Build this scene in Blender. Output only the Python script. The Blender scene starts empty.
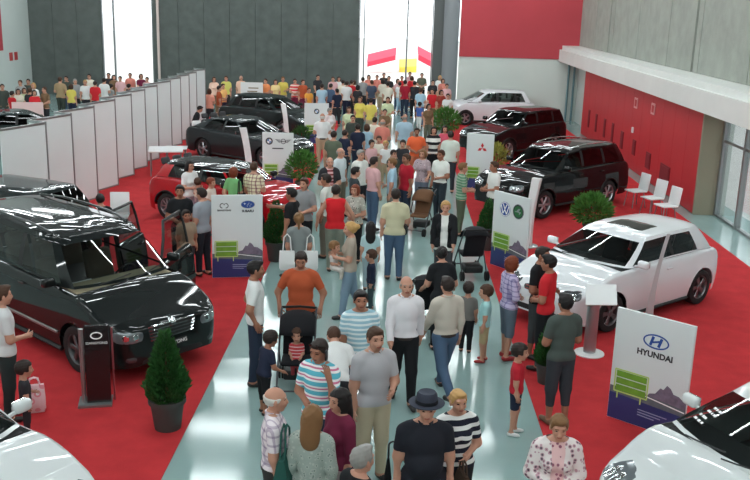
import bpy, bmesh, math, random
import numpy as np
from mathutils import Vector, Matrix
from mathutils.bvhtree import BVHTree

random.seed(7); np.random.seed(7)
SC = bpy.context.scene
COL = SC.collection
PI = math.pi
R = math.radians

# ------------------------------------------------------------------ camera
FPX, CAMH = 905.0, 5.15                       # focal length in pixels of the 750 px frame, eye height in metres
PITCH, YAW, ROLL = 0.25576, -0.01914, 0.03
_ca, _sa, _ct, _st = math.cos(YAW), math.sin(YAW), math.cos(PITCH), math.sin(PITCH)
_fw = np.array([_sa*_ct, _ca*_ct, -_st]); _r = np.array([_ca, -_sa, 0]); _u = np.array([_sa*_st, _ca*_st, _ct])
_ri = math.cos(ROLL)*_r + math.sin(ROLL)*_u; _ui = -math.sin(ROLL)*_r + math.cos(ROLL)*_u
cam = bpy.data.cameras.new('camera'); camo = bpy.data.objects.new('camera', cam); COL.objects.link(camo)
cam.sensor_width = 36; cam.lens = FPX/750*36; cam.clip_end = 400
camo.matrix_world = Matrix(((_ri[0], _ui[0], -_fw[0], 0), (_ri[1], _ui[1], -_fw[1], 0), (_ri[2], _ui[2], -_fw[2], CAMH), (0, 0, 0, 1)))
SC.camera = camo
def at(x, y, z=0.0):
    """floor (or height z) point seen at pixel x, y"""
    d = _fw*FPX + _ri*(x-375) + _ui*(240-y); t = (z-CAMH)/d[2]
    return d[0]*t, d[1]*t

# ------------------------------------------------------------------ world and exposure
world = bpy.data.worlds.new('sky'); SC.world = world; world.use_nodes = True
world.node_tree.nodes['Background'].inputs[0].default_value = (0.93, 0.97, 1.0, 1)
world.node_tree.nodes['Background'].inputs[1].default_value = 2.6
SC.view_settings.view_transform = 'Standard'; SC.view_settings.look = 'None'
SC.view_settings.exposure = 0.0; SC.view_settings.gamma = 1.0; SC.view_settings.use_curve_mapping = False
LAMP_STRENGTH = 43.0
SC.cycles.use_denoising = True
SC.cycles.max_bounces = 8; SC.cycles.transparent_max_bounces = 12
SC.cycles.sample_clamp_indirect = 6.0

# ------------------------------------------------------------------ materials
_mats = {}
def lin(c):
    return tuple(((v/12.92) if v <= .04045 else ((v+.055)/1.055)**2.4) for v in c)
def mat(key, rgb, rough=.5, metal=0., spec=.5, coat=0., emit=0., noise=0., nscale=8., bump=0., bscale=60.):
    """principled material, rgb in sRGB 0..255; noise varies the colour, bump adds fine relief"""
    if key in _mats: return _mats[key]
    m = bpy.data.materials.new(key); m.use_nodes = True
    nt = m.node_tree; b = nt.nodes['Principled BSDF']
    c = lin([v/255 for v in rgb])
    b.inputs['Base Color'].default_value = (*c, 1)
    b.inputs['Roughness'].default_value = rough; b.inputs['Metallic'].default_value = metal
    b.inputs['Specular IOR Level'].default_value = spec
    if coat: b.inputs['Coat Weight'].default_value = coat; b.inputs['Coat Roughness'].default_value = .04
    if emit:
        b.inputs['Emission Color'].default_value = (*c, 1); b.inputs['Emission Strength'].default_value = emit
    if noise or bump:
        tc = nt.nodes.new('ShaderNodeTexCoord')
    if noise:
        n = nt.nodes.new('ShaderNodeTexNoise'); n.inputs['Scale'].default_value = nscale; n.inputs['Detail'].default_value = 6
        nt.links.new(tc.outputs['Object'], n.inputs['Vector'])
        cr = nt.nodes.new('ShaderNodeValToRGB'); nt.links.new(n.outputs['Fac'], cr.inputs['Fac'])
        cr.color_ramp.elements[0].position = .3; cr.color_ramp.elements[1].position = .7
        cr.color_ramp.elements[0].color = (*[v*(1-noise) for v in c], 1)
        cr.color_ramp.elements[1].color = (*[min(1, v*(1+noise)) for v in c], 1)
        nt.links.new(cr.outputs['Color'], b.inputs['Base Color'])
    if bump:
        n2 = nt.nodes.new('ShaderNodeTexNoise'); n2.inputs['Scale'].default_value = bscale
        nt.links.new(tc.outputs['Object'], n2.inputs['Vector'])
        bp = nt.nodes.new('ShaderNodeBump'); bp.inputs['Strength'].default_value = bump; bp.inputs['Distance'].default_value = .02
        nt.links.new(n2.outputs['Fac'], bp.inputs['Height']); nt.links.new(bp.outputs['Normal'], b.inputs['Normal'])
    _mats[key] = m
    return m
def cloth(rgb, pattern=None, rgb2=(240, 240, 240), freq=14., rgb3=None):
    key = 'cloth_%s_%s_%s_%s_%s' % ('-'.join(map(str, rgb)), pattern, '-'.join(map(str, rgb2)), freq, rgb3)
    if key in _mats: return _mats[key]
    m = bpy.data.materials.new(key); m.use_nodes = True; nt = m.node_tree; b = nt.nodes['Principled BSDF']
    b.inputs['Roughness'].default_value = .88; b.inputs['Specular IOR Level'].default_value = .25
    c = (*lin([v/255 for v in rgb]), 1); c2 = (*lin([v/255 for v in rgb2]), 1)
    b.inputs['Base Color'].default_value = c
    tc = nt.nodes.new('ShaderNodeTexCoord')
    def ramp(fac, pts):
        cr = nt.nodes.new('ShaderNodeValToRGB'); cr.color_ramp.interpolation = 'CONSTANT'
        while len(cr.color_ramp.elements) < len(pts): cr.color_ramp.elements.new(.5)
        for e, (p, col) in zip(cr.color_ramp.elements, pts): e.position = p; e.color = col
        nt.links.new(fac, cr.inputs['Fac']); return cr.outputs['Color']
    def saw(axis, f):
        s = nt.nodes.new('ShaderNodeSeparateXYZ'); nt.links.new(tc.outputs['Object'], s.inputs[0])
        a = nt.nodes.new('ShaderNodeMath'); a.operation = 'MULTIPLY'; a.inputs[1].default_value = f
        if axis == 3:                                  # upright stripes run round the body
            ad = nt.nodes.new('ShaderNodeMath'); ad.operation = 'MULTIPLY_ADD'; ad.inputs[1].default_value = .8; nt.links.new(s.outputs[0], ad.inputs[0]); nt.links.new(s.outputs[1], ad.inputs[2]); nt.links.new(ad.outputs[0], a.inputs[0])
        else: nt.links.new(s.outputs[axis], a.inputs[0])
        g = nt.nodes.new('ShaderNodeMath'); g.operation = 'FRACT'; nt.links.new(a.outputs[0], g.inputs[0]); return g.outputs[0]
    if pattern == 'stripe':
        pts = [(0, c), (.55, c2)]
        if rgb3: pts = [(0, c), (.45, c2), (.65, (*lin([v/255 for v in rgb3]), 1)), (.82, c2)]
        nt.links.new(ramp(saw(2, freq), pts), b.inputs['Base Color'])
    elif pattern == 'plaid':
        mx = nt.nodes.new('ShaderNodeMix'); mx.data_type = 'RGBA'; mx.blend_type = 'MULTIPLY'; mx.inputs[0].default_value = 1
        ia = [i for i in mx.inputs if i.type == 'RGBA']; w = (1, 1, 1, 1); k = tuple(min(1, a/max(.05, bb)) for a, bb in zip(c2, c))
        k = (*k[:3], 1)
        nt.links.new(ramp(saw(2, freq), [(0, c), (.75, c2)]), ia[0]); nt.links.new(ramp(saw(3, freq), [(0, w), (.75, k)]), ia[1])
        nt.links.new([o for o in mx.outputs if o.type == 'RGBA'][0], b.inputs['Base Color'])
    elif pattern in ('dots', 'floral'):
        v = nt.nodes.new('ShaderNodeTexVoronoi'); v.inputs['Scale'].default_value = freq
        nt.links.new(tc.outputs['Object'], v.inputs['Vector'])
        pts = [(0, c2), (.32, c)] if pattern == 'dots' else [(0, c2), (.25, (*lin([x/255 for x in (rgb3 or rgb)]), 1)), (.42, c)]
        nt.links.new(ramp(v.outputs['Distance'], pts), b.inputs['Base Color'])
    _mats[key] = m
    return m
def paint(key, rgb, metal=0.0):
    return mat('car_paint_'+key, rgb, rough=.6, metal=metal, spec=.05, coat=1.0 if sum(rgb) > 300 else .75)
def glass(key, tint, gloss=.06):
    """clear car or window glass: tinted transparency plus a mirror reflection that grows at grazing angles"""
    if key in _mats: return _mats[key]
    m = bpy.data.materials.new(key); m.use_nodes = True; nt = m.node_tree
    for n in list(nt.nodes): nt.nodes.remove(n)
    o = nt.nodes.new('ShaderNodeOutputMaterial'); t = nt.nodes.new('ShaderNodeBsdfTransparent'); g = nt.nodes.new('ShaderNodeBsdfGlossy')
    t.inputs[0].default_value = (*tint, 1); g.inputs['Roughness'].default_value = .02
    lw = nt.nodes.new('ShaderNodeLayerWeight'); lw.inputs[0].default_value = .5
    pw = nt.nodes.new('ShaderNodeMath'); pw.operation = 'POWER'; pw.inputs[1].default_value = 4.2; nt.links.new(lw.outputs['Facing'], pw.inputs[0])
    f = nt.nodes.new('ShaderNodeMath'); f.operation = 'MULTIPLY_ADD'; f.inputs[1].default_value = .9; f.inputs[2].default_value = gloss; nt.links.new(pw.outputs[0], f.inputs[0])
    x = nt.nodes.new('ShaderNodeMixShader'); nt.links.new(f.outputs[0], x.inputs[0])
    nt.links.new(t.outputs[0], x.inputs[1]); nt.links.new(g.outputs[0], x.inputs[2]); nt.links.new(x.outputs[0], o.inputs[0])
    _mats[key] = m
    return m

# ------------------------------------------------------------------ mesh building
class MB:
    """collects shapes; build() links them as ONE mesh object"""
    def __init__(s): s.v = []; s.f = []; s.m = []
    def add(s, v, f, mi=0, T=None):
        o = len(s.v)
        if T is not None: v = [T @ Vector(p) for p in v]
        s.v += [tuple(p) for p in v]; s.f += [tuple(i+o for i in q) for q in f]; s.m += [mi]*len(f)
        return s
    def box(s, x0, x1, y0, y1, z0, z1, mi=0, T=None):
        v = [(x, y, z) for x in (x0, x1) for y in (y0, y1) for z in (z0, z1)]
        return s.add(v, [(0, 1, 3, 2), (4, 6, 7, 5), (0, 4, 5, 1), (2, 3, 7, 6), (0, 2, 6, 4), (1, 5, 7, 3)], mi, T)
    def rbox(s, cx, cy, cz, sx, sy, sz, r=.03, seg=2, mi=0, T=None):
        bm = bmesh.new(); bmesh.ops.create_cube(bm, size=1)
        for v in bm.verts: v.co = Vector((v.co.x*sx, v.co.y*sy, v.co.z*sz))
        bmesh.ops.bevel(bm, geom=list(bm.edges), offset=min(r, .49*min(sx, sy, sz)), segments=seg, profile=.5, affect='EDGES')
        bm.verts.index_update()
        v = [(p.co.x+cx, p.co.y+cy, p.co.z+cz) for p in bm.verts]; f = [tuple(q.index for q in fc.verts) for fc in bm.faces]
        bm.free(); return s.add(v, f, mi, T)
    def tube(s, pts, r, n=8, mi=0, T=None, cap=True):
        pts = [Vector(p) for p in pts]; rs = r if hasattr(r, '__len__') else [r]*len(pts)
        v = []; f = []
        d0 = (pts[1]-pts[0]).normalized(); up = Vector((0, 0, 1)) if abs(d0.z) < .9 else Vector((1, 0, 0))
        a = d0.cross(up).normalized()
        for i, p in enumerate(pts):
            d = ((pts[min(i+1, len(pts)-1)]-pts[max(i-1, 0)])).normalized()
            a = (a - d*a.dot(d)).normalized(); b = d.cross(a)
            for k in range(n):
                t = 2*PI*k/n; v.append(p + (a*math.cos(t)+b*math.sin(t))*rs[i])
        for i in range(len(pts)-1):
            for k in range(n): f.append((i*n+k, i*n+(k+1) % n, (i+1)*n+(k+1) % n, (i+1)*n+k))
        if cap: f.append(tuple(range(n))[::-1]); f.append(tuple((len(pts)-1)*n+k for k in range(n)))
        return s.add(v, f, mi, T)
    def lathe(s, prof, n=20, mi=0, T=None, cap=True):
        """prof: (radius, z) pairs, turned about z"""
        v = [(r*math.cos(2*PI*k/n), r*math.sin(2*PI*k/n), z) for r, z in prof for k in range(n)]
        f = [(i*n+k, i*n+(k+1) % n, (i+1)*n+(k+1) % n, (i+1)*n+k) for i in range(len(prof)-1) for k in range(n)]
        if cap: f += [tuple(range(n))[::-1], tuple((len(prof)-1)*n+k for k in range(n))]
        return s.add(v, f, mi, T)
    def prism(s, poly, z0, z1, mi=0, T=None):
        n = len(poly)
        v = [(x, y, z0) for x, y in poly]+[(x, y, z1) for x, y in poly]
        f = [tuple(range(n))[::-1], tuple(range(n, 2*n))]+[(i, (i+1) % n, n+(i+1) % n, n+i) for i in range(n)]
        return s.add(v, f, mi, T)
    def mesh(s, name, mats, smooth=None):
        me = bpy.data.meshes.new(name); me.from_pydata(s.v, [], s.f)
        for m in (mats if isinstance(mats, (list, tuple)) else [mats]): me.materials.append(m)
        if any(s.m): me.polygons.foreach_set('material_index', s.m)
        if smooth is not None:
            me.polygons.foreach_set('use_smooth', [True]*len(s.f))
            if smooth < 180: me.set_sharp_from_angle(angle=R(smooth))
        me.update(); return me
    def build(s, name, mats, parent=None, smooth=None):
        return link(name, s.mesh(name, mats, smooth), parent)
def link(name, me, parent=None):
    o = bpy.data.objects.new(name, me); COL.objects.link(o); o.parent = parent
    return o
def tag(o, label, cat, group=None, kind=None):
    o['label'] = label; o['category'] = cat
    if group: o['group'] = group
    if kind: o['kind'] = kind
    return o
def struct(o, label=None, cat=None):
    o['kind'] = 'structure'
    if label: o['label'] = label
    if cat: o['category'] = cat
    return o
def thing(name, label, cat, loc=(0, 0, 0), rz=0., group=None):
    o = bpy.data.objects.new(name, None); COL.objects.link(o); o.location = loc; o.rotation_euler = (0, 0, rz)
    o.empty_display_size = .2
    return tag(o, label, cat, group)
def text_mb(s, size, mi=0, T=None, depth=.002, align='CENTER', mb=None, shear=0., bold=0.):
    """lettering as a thin solid, lying in the local xy plane, thickness along z"""
    cu = bpy.data.curves.new('lettering', 'FONT'); cu.body = s; cu.size = size; cu.align_x = align; cu.align_y = 'CENTER'
    cu.extrude = depth; cu.shear = shear; cu.offset = bold; cu.resolution_u = 3
    o = bpy.data.objects.new('lettering', cu); COL.objects.link(o)
    dg = bpy.context.evaluated_depsgraph_get(); me = bpy.data.meshes.new_from_object(o.evaluated_get(dg))
    mb = mb or MB(); mb.add([v.co.copy() for v in me.vertices], [tuple(p.vertices) for p in me.polygons], mi, T)
    bpy.data.objects.remove(o); bpy.data.curves.remove(cu); bpy.data.meshes.remove(me)
    return mb
# ------------------------------------------------------------------ the hall
XW, YB = 8.46, 48.0           # right wall plane, end wall plane
M_FLOOR = mat('floor_terrazzo', (142, 168, 165), .1, spec=.5, noise=.05, nscale=1.3)
M_CARPET = mat('carpet_red', (194, 56, 60), .95, spec=.1, noise=.10, nscale=3., bump=.5, bscale=220)
M_WALL = mat('wall_pale', (196, 204, 200), .8, noise=.03, nscale=.7)
M_GREY = mat('wall_grey', (198, 206, 200), .8, noise=.03, nscale=.7)
M_RED = mat('panel_red', (186, 38, 46), .55, noise=.06, nscale=.8)
M_RED2 = mat('cladding_red', (176, 60, 69), .75, noise=.05, nscale=.8)
M_DARK = mat('black_panel', (80, 86, 83), .8, noise=.16, nscale=2.)
M_CONC = mat('concrete', (152, 156, 147), .85, noise=.1, nscale=2.2, bump=.3, bscale=30)
M_BEAM = mat('beam_white', (222, 224, 220), .6, noise=.03, nscale=1.)
M_STEEL = mat('steel_grey', (130, 134, 136), .4, metal=.5)
M_WHITE = mat('white_laminate', (226, 228, 228), .45)
M_PANEL = mat('partition_white', (226, 236, 236), .6, noise=.02, nscale=1.)
M_ALU = mat('aluminium', (150, 154, 154), .35, metal=.7)
def slab(name, x0, x1, y0, y1, z0, z1, m, parent=None):
    mb = MB(); mb.box(x0, x1, y0, y1, z0, z1); return mb.build(name, m, parent)
struct(slab('floor', -19.6, 9.2, -9, 48.2, -.2, 0, M_FLOOR))
for nme, x0, x1, y1 in (('carpet', -8.4, -2.45, 40.5), ('carpet', 1.97, 7.55, 43.0)):
    c = struct(slab(nme, x0, x1, -4, y1, 0, .012, M_CARPET))
tag(bpy.data.objects['carpet'], 'red carpet under the cars beside the white partition', 'carpet'); tag(bpy.data.objects['carpet.001'], 'red carpet under the cars beside the red wall', 'carpet')
struct(slab('ceiling', -19.6, 9.2, -9, 48.4, 10.2, 10.5, mat('ceiling_grey', (66, 70, 70), .9)))
struct(slab('wall_front', -19.6, 9.2, -9.2, -9, 0, 10.2, M_WALL))
wl = struct(slab('wall_left', -19.6, -19.3, -9, 48.2, 0, 10.2, M_WALL))
mb = MB(); mb.box(-19.3, -19.25, 41.5, 44.55, 2.4, 6.5); mb.build('banner', M_RED2, wl)
for y in (45.3, 45.9):
    mb = MB(); mb.box(-19.3, -19.27, y, y+.35, 1.85, 2.25); mb.build('sign_plate', mat('plate_red', (180, 60, 60), .5), wl)
# end wall: black panels, two tall daylight doorways, columns
wb_ = struct(slab('wall_back', -19.3, -15.5, YB, YB+.25, 0, 10.2, M_DARK))
wb2 = struct(slab('wall_back', -12.8, -2.07, YB, YB+.25, 0, 10.2, M_DARK))
for par, x0, x1 in ((wb_, -19.3, -15.5), (wb2, -12.8, -2.07)):
    n = round((x1-x0)/1.35)
    for i in range(n):
        a = x0+(x1-x0)*i/n; mb = MB(); mb.box(a+.012, x0+(x1-x0)*(i+1)/n-.012, YB-.03, YB, 0.02, 10.1); mb.build('panel', M_DARK, par)
struct(slab('wall_back', 3.45, 9.2, YB, YB+.25, 0, 10.2, M_GREY))
dr = struct(slab('door_1', -15.5, -12.8, YB+.05, YB+.2, 9.0, 10.2, M_STEEL))
for x, w in ((-15.46, .05), (-14.86, .09), (-12.84, .05)): mb = MB(); mb.box(x-w/2, x+w/2, YB+.02, YB+.16, 0, 9); mb.build('door_post', M_STEEL, dr)
mb = MB(); mb.tube([(-12.5, YB-.12, 0), (-12.5, YB-.12, 10)], .07, 10); struct(mb.build('trim_1', mat('post_pale', (205, 186, 180), .5), None, 60))
dr = struct(slab('door_2', -2.07, 1.77, YB+.05, YB+.2, 9.0, 10.2, M_STEEL))
for x, w in ((-2.03, .05), (-1.8, .07), (.43, .09), (1.73, .05)): mb = MB(); mb.box(x-w/2, x+w/2, YB+.02, YB+.16, 0, 9); mb.build('door_post', M_STEEL, dr)
struct(slab('column', 1.77, 2.3, YB-.5, YB+.2, 0, 10.2, mat('column_dark', (88, 90, 90), .7)), 'dark square column beside the bright doorway', 'column')
mb = MB(); mb.lathe([(.4, 0), (.4, 10.2)], 28); o = mb.build('column', mat('column_grey', (134, 136, 140), .6), None, 60); o.location = (2.66, YB-.55, 0)
struct(o, 'round grey column beside the red and grey wall', 'column')
# red over grey wall on the right of the doorway
YG = 43.3
wg = struct(slab('wall_back', 2.85, XW, YG, YG+.25, 0, 10.2, M_GREY))
mb = MB(); mb.box(2.85, XW, YG-.06, YG, 2.86, 10.2); mb.build('red_cladding', M_RED2, wg)
mb = MB(); mb.box(2.85, XW-.4, YG-.03, YG, 0, .12); mb.build('skirting', M_WHITE, wg)
for x in (8.0, 8.26): mb = MB(); mb.tube([(x, YG-.14, 0), (x, YG-.14, 2.8)], .05, 8); struct(mb.build('pipe', mat('pipe_teal', (96, 128, 134), .5), None, 60), 'teal drain pipe in the corner of the grey wall', 'pipe'); bpy.context.scene.objects[-1]['group'] = 'drain pipes'
# right wall: red panels below the beam, concrete above, glazing nearer
struct(slab('wall_right', XW, XW+.3, 38.9, 48.0, 0, 2.8, M_WALL))
XR = 7.97                     # the red wall stands a little proud of the glazing
wr = struct(slab('wall_right', XR, XW+.3, 23.6, 38.9, 0, 2.8, M_WALL))
n = 13
for i in range(n):
    a = 23.6+(38.9-23.6)*i/n; e = 23.6+(38.9-23.6)*(i+1)/n
    mb = MB(); mb.box(XR-.05, XR, a+.006, e-.006, .02, 2.79); mb.build('red_panel', M_RED, wr)
M_HATCH = mat('hatch_dark_red', (120, 22, 34), .6)
for y0, y1, z0, z1 in ((29.6, 30.15, .12, .62), (27.4, 28.4, .05, .55), (31.6, 32.0, .25, .75), (33.4, 33.8, .2, .8), (35.0, 35.3, .2, .9), (36.4, 36.7, .2, .9), (38, 38.3, .2, .9), (39.5, 39.8, .2, .9)):
    y0 *= .944; y1 *= .944; z0 += .28; z1 += .28; mb = MB(); mb.box(XR-.075, XR-.05, y0, y1, z0, z1); mb.box(XR-.085, XR-.07, y0+.05, y1-.05, z0+.05, z1-.05); mb.build('hatch', M_HATCH, wr)
for y0, z0 in ((31.9, 1.86), (29.7, 1.9)):
    y0 *= .944; z0 += .18; mb = MB(); mb.box(XR-.07, XR-.05, y0, y0+.4, z0, z0+.34, 0); mb.box(XR-.074, XR-.07, y0+.08, y0+.32, z0+.06, z0+.28, 1); mb.build('safety_sign', [mat('sign_pink', (222, 160, 160), .5), M_RED], wr)
mb = MB(); mb.box(XR-.09, XR-.05, 30.3, 30.45, 1.22, 1.4); mb.build('call_point', M_WHITE, wr)
mb = MB(); mb.box(XR-.05, XW+.05, 23.5, 23.6, 0, 2.79); struct(mb.build('trim_2', mat('trim_olive', (140, 136, 116), .6)))
bm_ = struct(slab('beam', 7.5, XW+.3, -9, YG, 2.78, 3.32, M_BEAM), 'white concrete beam running along the red wall', 'beam')
mb = MB(); mb.box(7.62, XW+.3, -9, YG, 3.32, 3.5); mb.build('coping', M_BEAM, bm_)
wc = struct(slab('wall_right', XW+.06, XW+.3, -9, YG, 3.5, 10.2, mat('joint_dark', (70, 60, 48), .9)))
y = -9.0; k = 0
for gap in (26.6, 37.4, YG):
    while y < gap-.2:
        e = min(y+1.25, gap-(.2 if gap < YG else 0))
        if gap-e < .5: e = gap-(.2 if gap < YG else 0)
        z = 3.5
        for zz in (6.9, 10.2):
            mb = MB(); mb.box(XW-.06-.006*((k*7) % 3), XW+.06, y+.005, e-.005, z+.005, zz-.005); mb.build('concrete_panel', M_CONC, wc); z = zz; k += 1
        y = e if gap-e > .25 else gap
# glazing along the near part of the right wall
gw = struct(slab('window_1', XW, XW+.12, -9, 23.5, 0, .06, M_ALU), 'tall glazed doors along the right wall', 'window')
M_GLASS = glass('window_glass', (.93, .96, .96))
y = 23.45
while y > -9:
    mb = MB(); mb.box(XW-.02, XW+.12, y-.05, y+.05, 0, 2.78); mb.build('mullion', M_ALU, gw)
    mb = MB(); mb.box(XW+.04, XW+.06, y-1.45, y-.05, .06, 2.78); mb.build('pane', M_GLASS, gw)
    y -= 1.5
mb = MB(); mb.box(XW+.0, XW+.1, -9, 23.5, 1.95, 2.02); mb.build('transom', M_ALU, gw)
# outdoors
M_OUT = mat('ground_outside', (196, 196, 190), .9, noise=.05)
struct(slab('ground', -60, 60, 48.2, 140, -.25, -.02, M_OUT), 'pale sunlit ground outside the doorway', 'ground')
struct(slab('ground', 9.2, 60, -20, 48.2, -.25, -.02, mat('ground_asphalt', (190, 190, 188), .9, noise=.1)), 'grey ground outside the glazed wall', 'ground')
ob = slab('building', 19, 26, -20, 60, 0, 7, mat('facade_grey', (132, 144, 146), .8, noise=.2, nscale=.6)); struct(ob, 'grey building beyond the glazed wall', 'building')
for i in range(14):
    mb = MB(); mb.box(18.94, 19, i*4-10, i*4-8.2, 1, 2.6); mb.build('window', mat('facade_window', (60, 70, 76), .2), ob)
M_SHAD = mat('awning_red', (214, 60, 84), .8); M_YEL = mat('awning_yellow', (232, 214, 90), .8)
def awning(label, px0, py0, px1, py1, Y, m, drop):
    def p(px, py):
        d = _fw*FPX+_ri*(px-375)+_ui*(240-py); t = Y/d[1]; return d[0]*t, CAMH+d[2]*t
    (x0, z0), (x1, z1) = p(px0, py0), p(px1, py1)
    r = thing('awning', label, 'awning', (0, 0, -.02), 0)
    mb = MB(); mb.add([(x0, Y, z0), (x1, Y, z1), (x1, Y+2, z1+.5), (x0, Y+2, z0+.5), (x0, Y, z0-drop), (x1, Y, z1-drop)], [(0, 1, 2, 3), (4, 5, 1, 0)]); mb.build('fabric', m, r)
    for x, z, yy in ((x0, z0, Y), (x1, z1, Y), (x0, z0+.5, Y+2), (x1, z1+.5, Y+2)):
        mb = MB(); mb.tube([(x, yy, 0), (x, yy, z)], .03, 6); mb.build('pole', M_WHITE, r)
awning('red fabric awning outside the left half of the doorway', 367, 62, 396, 55, 70, M_SHAD, .35)
awning('red fabric awning outside by the dark column', 418, 54, 433, 62, 66, M_SHAD, .4)
awning('yellow fabric awning outside the doorway', 399, 67, 418, 66, 72, M_YEL, .45)
# lamps under the ceiling: rows of tube lights
M_TUBE = mat('lamp_tube', (244, 252, 253), .4, emit=LAMP_STRENGTH)
hm = MB(); hm.box(-1.2, 1.2, -.12, .12, .03, .12); hme = hm.mesh('housing', M_STEEL)
tm_ = MB(); tm_.tube([(-1.16, 0, -.05), (1.16, 0, -.05)], .06, 10); tm_.box(-1.17, -1.14, -.03, .03, -.05, .03, 1); tm_.box(1.14, 1.17, -.03, .03, -.05, .03, 1); tme = tm_.mesh('tube', [M_TUBE, M_STEEL])
rodm = MB(); rodm.tube([(-.7, 0, 1.2), (-.7, 0, .13), (.7, 0, .13), (.7, 0, 1.2)], .012, 5); rme_ = rodm.mesh('hanger', M_STEEL)
for i in range(7):
    for j in range(16):
        r = thing('ceiling_lamp', 'long white tube lamp hanging under the hall ceiling', 'lamp', (-17.5+4.0*i, -6+3.4*j, 9.0), 0, 'ceiling lamps')
        link('housing', hme, r); link('tube', tme, r); link('hanger', rme_, r)
# white zigzag partition
posts = [18.2, 19.75, 21.35, 23.0, 24.75, 26.3, 27.75, 29.2, 30.95, 32.4, 33.75, 35.0, 36.6]
pr = thing('partition', 'long zigzag partition of white panels behind the dark cars', 'partition')
for a, b_ in zip(posts, posts[1:]):
    for (x0, y0), (x1, y1) in (((-8.2, a+.25), (-7.72, b_)), ((-7.72, b_), (-8.2, b_+.25))):
        d = Vector((x1-x0, y1-y0, 0)); ln = d.length; T = Matrix.Translation((x0, y0, 0)) @ Matrix.Rotation(math.atan2(d.y, d.x), 4, 'Z')
        mb = MB(); mb.box(.03, ln-.03, -.012, .012, .03, 2.38, 0, T); mb.build('panel', M_PANEL, pr)
        mb = MB(); mb.box(.03, ln-.03, -.02, .02, 2.36, 2.41, 0, T); mb.box(.03, ln-.03, -.02, .02, .0, .05, 0, T)
        o = mb.build('rail', M_ALU, pr); o['kind'] = 'stuff'
    for x, y in ((-7.72, b_), (-8.2, b_+.25)):
        mb = MB(); mb.tube([(x, y, 0), (x, y, 2.42)], .026, 8); mb.build('post', M_ALU, pr)
# ------------------------------------------------------------------ cars
BLK = mat('black_plastic', (26, 27, 28), .55)
RUB = mat('tyre_rubber', (24, 24, 25), .8)
ALLOY = mat('alloy_wheel', (172, 174, 178), .3, metal=.9)
CHROME = mat('chrome', (215, 218, 220), .12, metal=1.)
LAMPGL = mat('headlamp_lens', (116, 124, 128), .12, metal=.3, spec=.9, coat=1.)
LAMPDK = mat('headlamp_dark', (60, 64, 68), .12, spec=.8, coat=1.)
TAILGL = mat('tail_lamp_lens', (150, 18, 22), .12, spec=.7, coat=1.)
PLATE = mat('plate_white', (226, 228, 226), .45)
CARGLASS = glass('car_glass', (.42, .47, .46))
CARGLASS_D = glass('car_glass_dark', (.025, .03, .03), .045)
def cinterp(x, xs, ys):
    """smooth monotone-ish interpolation through the points"""
    xs = np.array(xs, float); ys = np.array(ys, float); x = np.clip(x, xs[0], xs[-1])
    d = np.diff(ys)/np.diff(xs); m = np.concatenate([[d[0]], np.where(d[1:]*d[:-1] > 0, 2*d[1:]*d[:-1]/(d[1:]+d[:-1]+1e-12), 0), [d[-1]]])
    i = int(np.clip(np.searchsorted(xs, x)-1, 0, len(xs)-2)); hh = xs[i+1]-xs[i]; t = (x-xs[i])/hh
    return (2*t**3-3*t**2+1)*ys[i]+(t**3-2*t**2+t)*hh*m[i]+(-2*t**3+3*t**2)*ys[i+1]+(t**3-t**2)*hh*m[i+1]
_wheel = {}
def wheel_mesh(r, wdt, style, alloy):
    k = (r, wdt, style, alloy.name)
    if k in _wheel: return _wheel[k]
    T = Matrix.Rotation(-PI/2, 4, 'X')                 # lathe axis z -> y
    ty = MB(); rr = r*.66; hw = wdt/2
    ty.lathe([(rr, -hw*.85), (r*.86, -hw), (r*.97, -hw*.86), (r, -hw*.55), (r, hw*.55), (r*.97, hw*.86), (r*.86, hw), (rr, hw*.85)], 32, 0, T, cap=False)
    tm = ty.mesh('tyre', RUB, 40)
    rm = MB()
    rm.lathe([(rr*1.02, -hw*.8), (rr*.93, -hw*.6), (rr*.9, hw*.55), (rr*.98, hw*.82), (rr*1.03, hw*.84)], 32, 0, T, cap=False)
    rm.lathe([(rr*.92, -.02), (0.02, -.02)], 24, 1, T, cap=False)      # brake disc and dark inside
    n = {'five': 5, 'double': 5, 'multi': 10, 'six': 6}[style]
    for q in range(n):
        a = 2*PI*q/n
        for off in ((-.13, .13) if style == 'double' else (0,)):
            c = a+off; w0 = .04 if style in ('five', 'six') else .022
            Tq = T @ Matrix.Rotation(c, 4, 'Z')
            z0, z1 = hw*.62, hw*.72
            v = [(.03, -w0*.8, z0), (.03, w0*.8, z0), (rr*.95, w0, z0-.012), (rr*.95, -w0, z0-.012), (.03, -w0*.5, z1), (.03, w0*.5, z1), (rr*.95, w0*.7, z1-.01), (rr*.95, -w0*.7, z1-.01)]
            rm.add(v, [(0, 1, 5, 4), (1, 2, 6, 5), (2, 3, 7, 6), (3, 0, 4, 7), (4, 5, 6, 7), (0, 3, 2, 1)], 0, Tq)
    rm.lathe([(.06, hw*.5), (.06, hw*.72), (.045, hw*.8), (0.001, hw*.82)], 14, 0, T, cap=False)
    rme = rm.mesh('rim', [alloy, BLK], 40)
    _wheel[k] = tm, rme
    return tm, rme
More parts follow.
